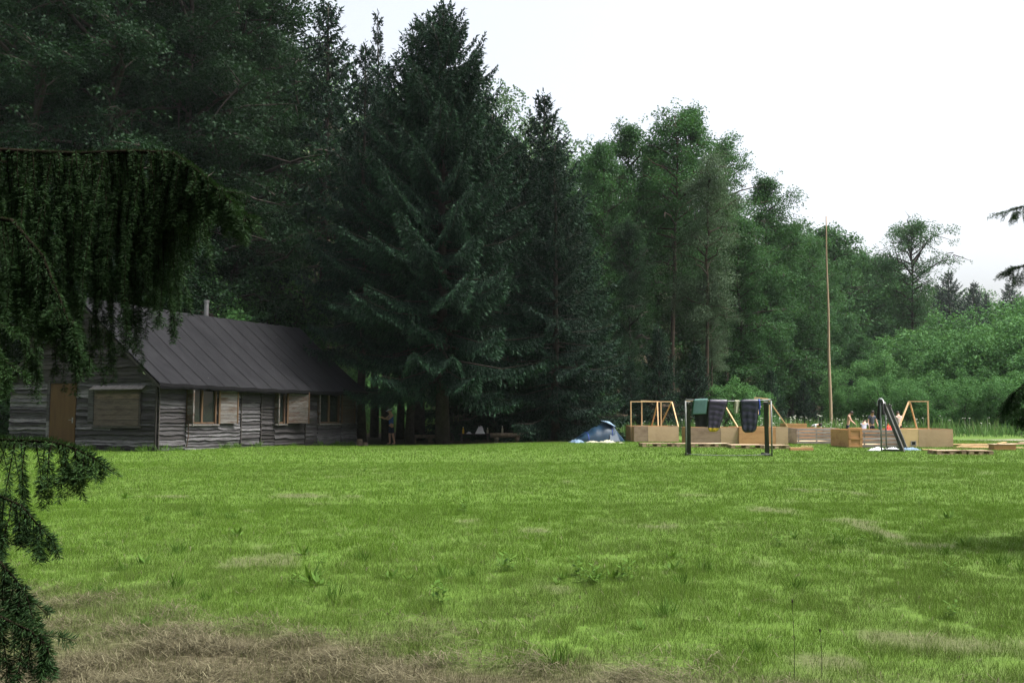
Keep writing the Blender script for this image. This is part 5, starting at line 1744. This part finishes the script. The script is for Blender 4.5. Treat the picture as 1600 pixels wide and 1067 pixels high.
def near_branch(root, name, seed, limb, nh, hl, spread, mat, wood_r=.012, per_m=1300, side=.9, sl=.13, start=.02, nl=.017, nw=.0021, tipn=14, tone0=.42, out=.10, bare=.3):
    rng = np.random.RandomState(seed); limb = np.array(limb, float); segs = []; wd = []
    t = np.linspace(0, 1, len(limb))
    at = lambda q: np.array([np.interp(q, t, limb[:, j]) for j in range(3)])
    for k in range(nh):
        q = start + (1 - start) * (k + rng.rand()) / nh
        p = at(q) + rng.normal(size=3) * np.array([.01, .01, .004])
        tang = at(min(1, q + .02)) - at(max(0, q - .02)); tang /= max(1e-6, np.linalg.norm(tang))
        sgn = 1 if k % 2 else -1
        per = np.array([-tang[1], tang[0], 0]) * sgn * spread
        Lh = (hl(q) if callable(hl) else hl) * rng.uniform(.5, 1.0)
        hang(rng, p, Lh, tang * out + per * rng.uniform(.05, .45) + np.array([0, 0, -.75]), segs, wd, side, sl)
    for k in range(tipn):
        p = at(1 - .25 * rng.rand()); tang = at(1) - at(.9); tang /= np.linalg.norm(tang)
        hang(rng, p, .16 * rng.uniform(.6, 1.4) * (sl / .13), tang + rng.normal(size=3) * .4, segs, wd, side, sl * .7, .5)
    for q0, q1 in zip(np.linspace(bare, .99, 40), np.linspace(bare, .99, 40)[1:]):
        segs.append((at(q0), at(q1))); segs.append((at(q0), at(q1)))
    V, Fc, idx = needles_on(segs, rng, per_m, nl, nw)
    tn = np.clip(tone0 + rng.normal(0, .16, len(Fc)), 0, 1)
    mb = MB(seed); mb.tube(limb.tolist(), [wood_r * (1 - .75 * i / (len(limb) - 1)) for i in range(len(limb))], 7)
    for pts, rr in wd: mb.tube([tuple(p) for p in pts], rr, 4, cap=False)
    b = mb.build(name, M['twig'], root, True)
    link_mesh('needles', np_mesh('needles', V, Fc, {"tone": tn}), mat, b)


def P3(px, y, d): return (X_at(px, d), d, Z_at(y, d))


def near_spruce_a():
    r = thing('spruce_tree', 'near dark spruce with drooping boughs reaching in before the cabin', 'spruce', (0, 0, 0))
    g = MB(1); g.tube([(-3.55, 3.5, -.2), (-3.52, 3.5, 1.5), (-3.5, 3.48, 4), (-3.5, 3.5, 9)], [.22, .19, .16, .09], 14); g.build('trunk', M['bark'], r, True)
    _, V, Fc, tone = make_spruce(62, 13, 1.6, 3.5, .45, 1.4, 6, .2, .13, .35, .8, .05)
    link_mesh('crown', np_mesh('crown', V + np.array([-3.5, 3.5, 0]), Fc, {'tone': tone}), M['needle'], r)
    T = lambda z: (-3.5, 3.5, z)
    near_branch(r, 'branch', 1, [T(2.5), P3(-150, 230, 3.5), P3(0, 236, 3.4), P3(110, 241, 3.38), P3(200, 237, 3.35), P3(262, 240, 3.32), P3(300, 266, 3.20), P3(345, 306, 3.10), P3(386, 346, 3.0)],
                220, lambda q: float(np.interp(q, [0, .25, .375, .45, .5, .57, .625, .70, .80, 1], [.86, .88, .84, .78, .74, .66, .54, .36, .10, .04])), .7, M['needle_near'], .013, 1500, .3, .08, .12)
    near_branch(r, 'branch', 2, [T(2.35), P3(-160, 260, 3.8), P3(-20, 255, 3.85), P3(100, 250, 3.9), P3(180, 262, 3.92), P3(222, 285, 3.95), P3(246, 320, 3.95)],
                130, lambda q: float(np.interp(q, [0, .33, .5, .67, .83, 1], [.72, .66, .50, .36, .25, .08])), .5, M['needle_near'], .013, 1500, .3, .09, .15)
    near_branch(r, 'branch', 3, [T(2.0), P3(-200, 330, 3.3), P3(-80, 330, 3.2), P3(10, 345, 3.15), P3(60, 400, 3.1), P3(95, 480, 3.08), P3(125, 560, 3.07)],
                60, lambda q: float(np.interp(q, [0, .5, .67, .83, 1], [.6, .44, .24, .10, .04])), .6, M['needle_near'], .012, 1500, .35, .09, .2)
    near_branch(r, 'branch', 4, [T(1.75), P3(-200, 470, 3.2), P3(-80, 470, 3.1), P3(-30, 490, 3.0), P3(-4, 560, 2.98)],
                44, lambda q: float(np.interp(q, [0, .6, 1], [.7, .35, .12])), .5, M['needle_near'], .012, 1500, .35, .09, .2)
    near_branch(r, 'branch', 5, [T(1.45), P3(-200, 680, 3.3), P3(-60, 683, 3.1), P3(30, 688, 3.0), P3(85, 690, 2.95), P3(118, 700, 2.93), P3(152, 716, 2.92)],
                30, lambda q: 1.35 * float(np.interp(q, [0, .5, .7, .85, 1], [.34, .24, .14, .08, .02])), .7, M['needle_near'], 0.008, 1150, .36, .075, .25, nl=.021, nw=.0024, tipn=3, tone0=.55)
    near_branch(r, 'branch', 6, [T(1.3), P3(-200, 760, 3.1), P3(-70, 765, 2.9), P3(0, 772, 2.85), P3(40, 790, 2.82), P3(78, 832, 2.8)],
                30, lambda q: 1.35 * float(np.interp(q, [0, .6, 1], [.30, .15, .04])), .6, M['needle_near'], 0.008, 1150, .36, .075, .25, nl=.021, nw=.0024, tipn=3)
    near_branch(r, 'branch', 7, [T(1.1), P3(-200, 850, 2.9), P3(-70, 850, 2.8), P3(0, 868, 2.7), P3(35, 905, 2.68), P3(62, 945, 2.66)],
                30, lambda q: 1.35 * float(np.interp(q, [0, .6, 1], [.30, .15, .04])), .6, M['needle_near'], 0.008, 1150, .36, .075, .25, nl=.021, nw=.0024, tipn=3)
    near_branch(r, 'branch', 8, [T(.9), P3(-200, 960, 2.8), P3(-70, 955, 2.65), P3(10, 962, 2.6), P3(60, 985, 2.58), P3(92, 1012, 2.57)],
                30, lambda q: 1.35 * float(np.interp(q, [0, .6, 1], [.30, .17, .05])), .6, M['needle_near'], 0.008, 1150, .36, .075, .25, nl=.021, nw=.0024, tipn=3)


near_spruce_a()


def near_spruce_b():
    r = thing('spruce_tree', 'spruce just outside the view with tips hanging in beside the bright bushes', 'spruce', (0, 0, 0))
    d = 10.0; tx = X_at(1600, d) + 2.1
    g = MB(1); g.tube([(tx, d, -.2), (tx, d, 2), (tx, d, 4), (tx, d, 5.5)], [.12, .09, .05, .012], 12); g.build('trunk', M['bark'], r, True)
    _, V, Fc, tone = make_spruce(61, 5.6, 1.5, .5, .5, 1.2, 6, .2, .15, .45, .8, .05)
    link_mesh('crown', np_mesh('crown', V + np.array([tx, d, 0]), Fc, {'tone': tone}), M['needle'], r)
    T = lambda z: (tx, d, z)
    kw = dict(per_m=420, sl=.16, nl=.024, nw=.0045, wood_r=.012, out=.3)
    near_branch(r, 'branch', 11, [T(3.5), P3(1700, 325, d), P3(1640, 318, d), P3(1612, 322, d - .1), P3(1590, 328, d - .1)], 20, lambda q: .24 * (1 - .75 * q), .8, M['needle_near'], **kw, tipn=5)
    near_branch(r, 'branch', 12, [T(3.0), P3(1700, 420, d), P3(1640, 410, d), P3(1612, 414, d - .1), P3(1588, 420, d - .1)], 26, lambda q: .34 * (1 - .6 * q), .8, M['needle_near'], **kw, tipn=6)
    near_branch(r, 'branch', 13, [T(2.1), P3(1700, 560, d), P3(1640, 575, d), P3(1606, 595, d - .1), P3(1586, 612, d - .1), P3(1574, 622, d)], 44, lambda q: .34 * (1 - .55 * q), .9, M['needle_near'], **kw, tipn=14)
    near_branch(r, 'branch', 14, [T(1.7), P3(1700, 610, d), P3(1640, 622, d + .3), P3(1612, 632, d + .3), P3(1592, 645, d + .3)], 34, lambda q: .26 * (1 - .5 * q), .9, M['needle_near'], **kw, tipn=10)


near_spruce_b()

# ------------------------------------------------------------------ damp air that fades the far slopes
def haze():
    mb = MB(1); mb.box(-720, 720, -720, 720, -8, 150)
    m = bpy.data.materials.new("damp air"); m.use_nodes = True; nt = m.node_tree; nt.nodes.clear()
    out = nt.nodes.new("ShaderNodeOutputMaterial"); pv = nt.nodes.new("ShaderNodeVolumePrincipled")
    pv.inputs["Color"].default_value = (.86, .93, 1.0, 1); pv.inputs["Density"].default_value = .00010; pv.inputs["Anisotropy"].default_value = .2
    nt.links.new(pv.outputs[0], out.inputs["Volume"])
    o = mb.build('haze', m); o["kind"] = "stuff"; o["label"] = 'thin pale haze in the valley air'
    o.display_type = 'WIRE'


haze()
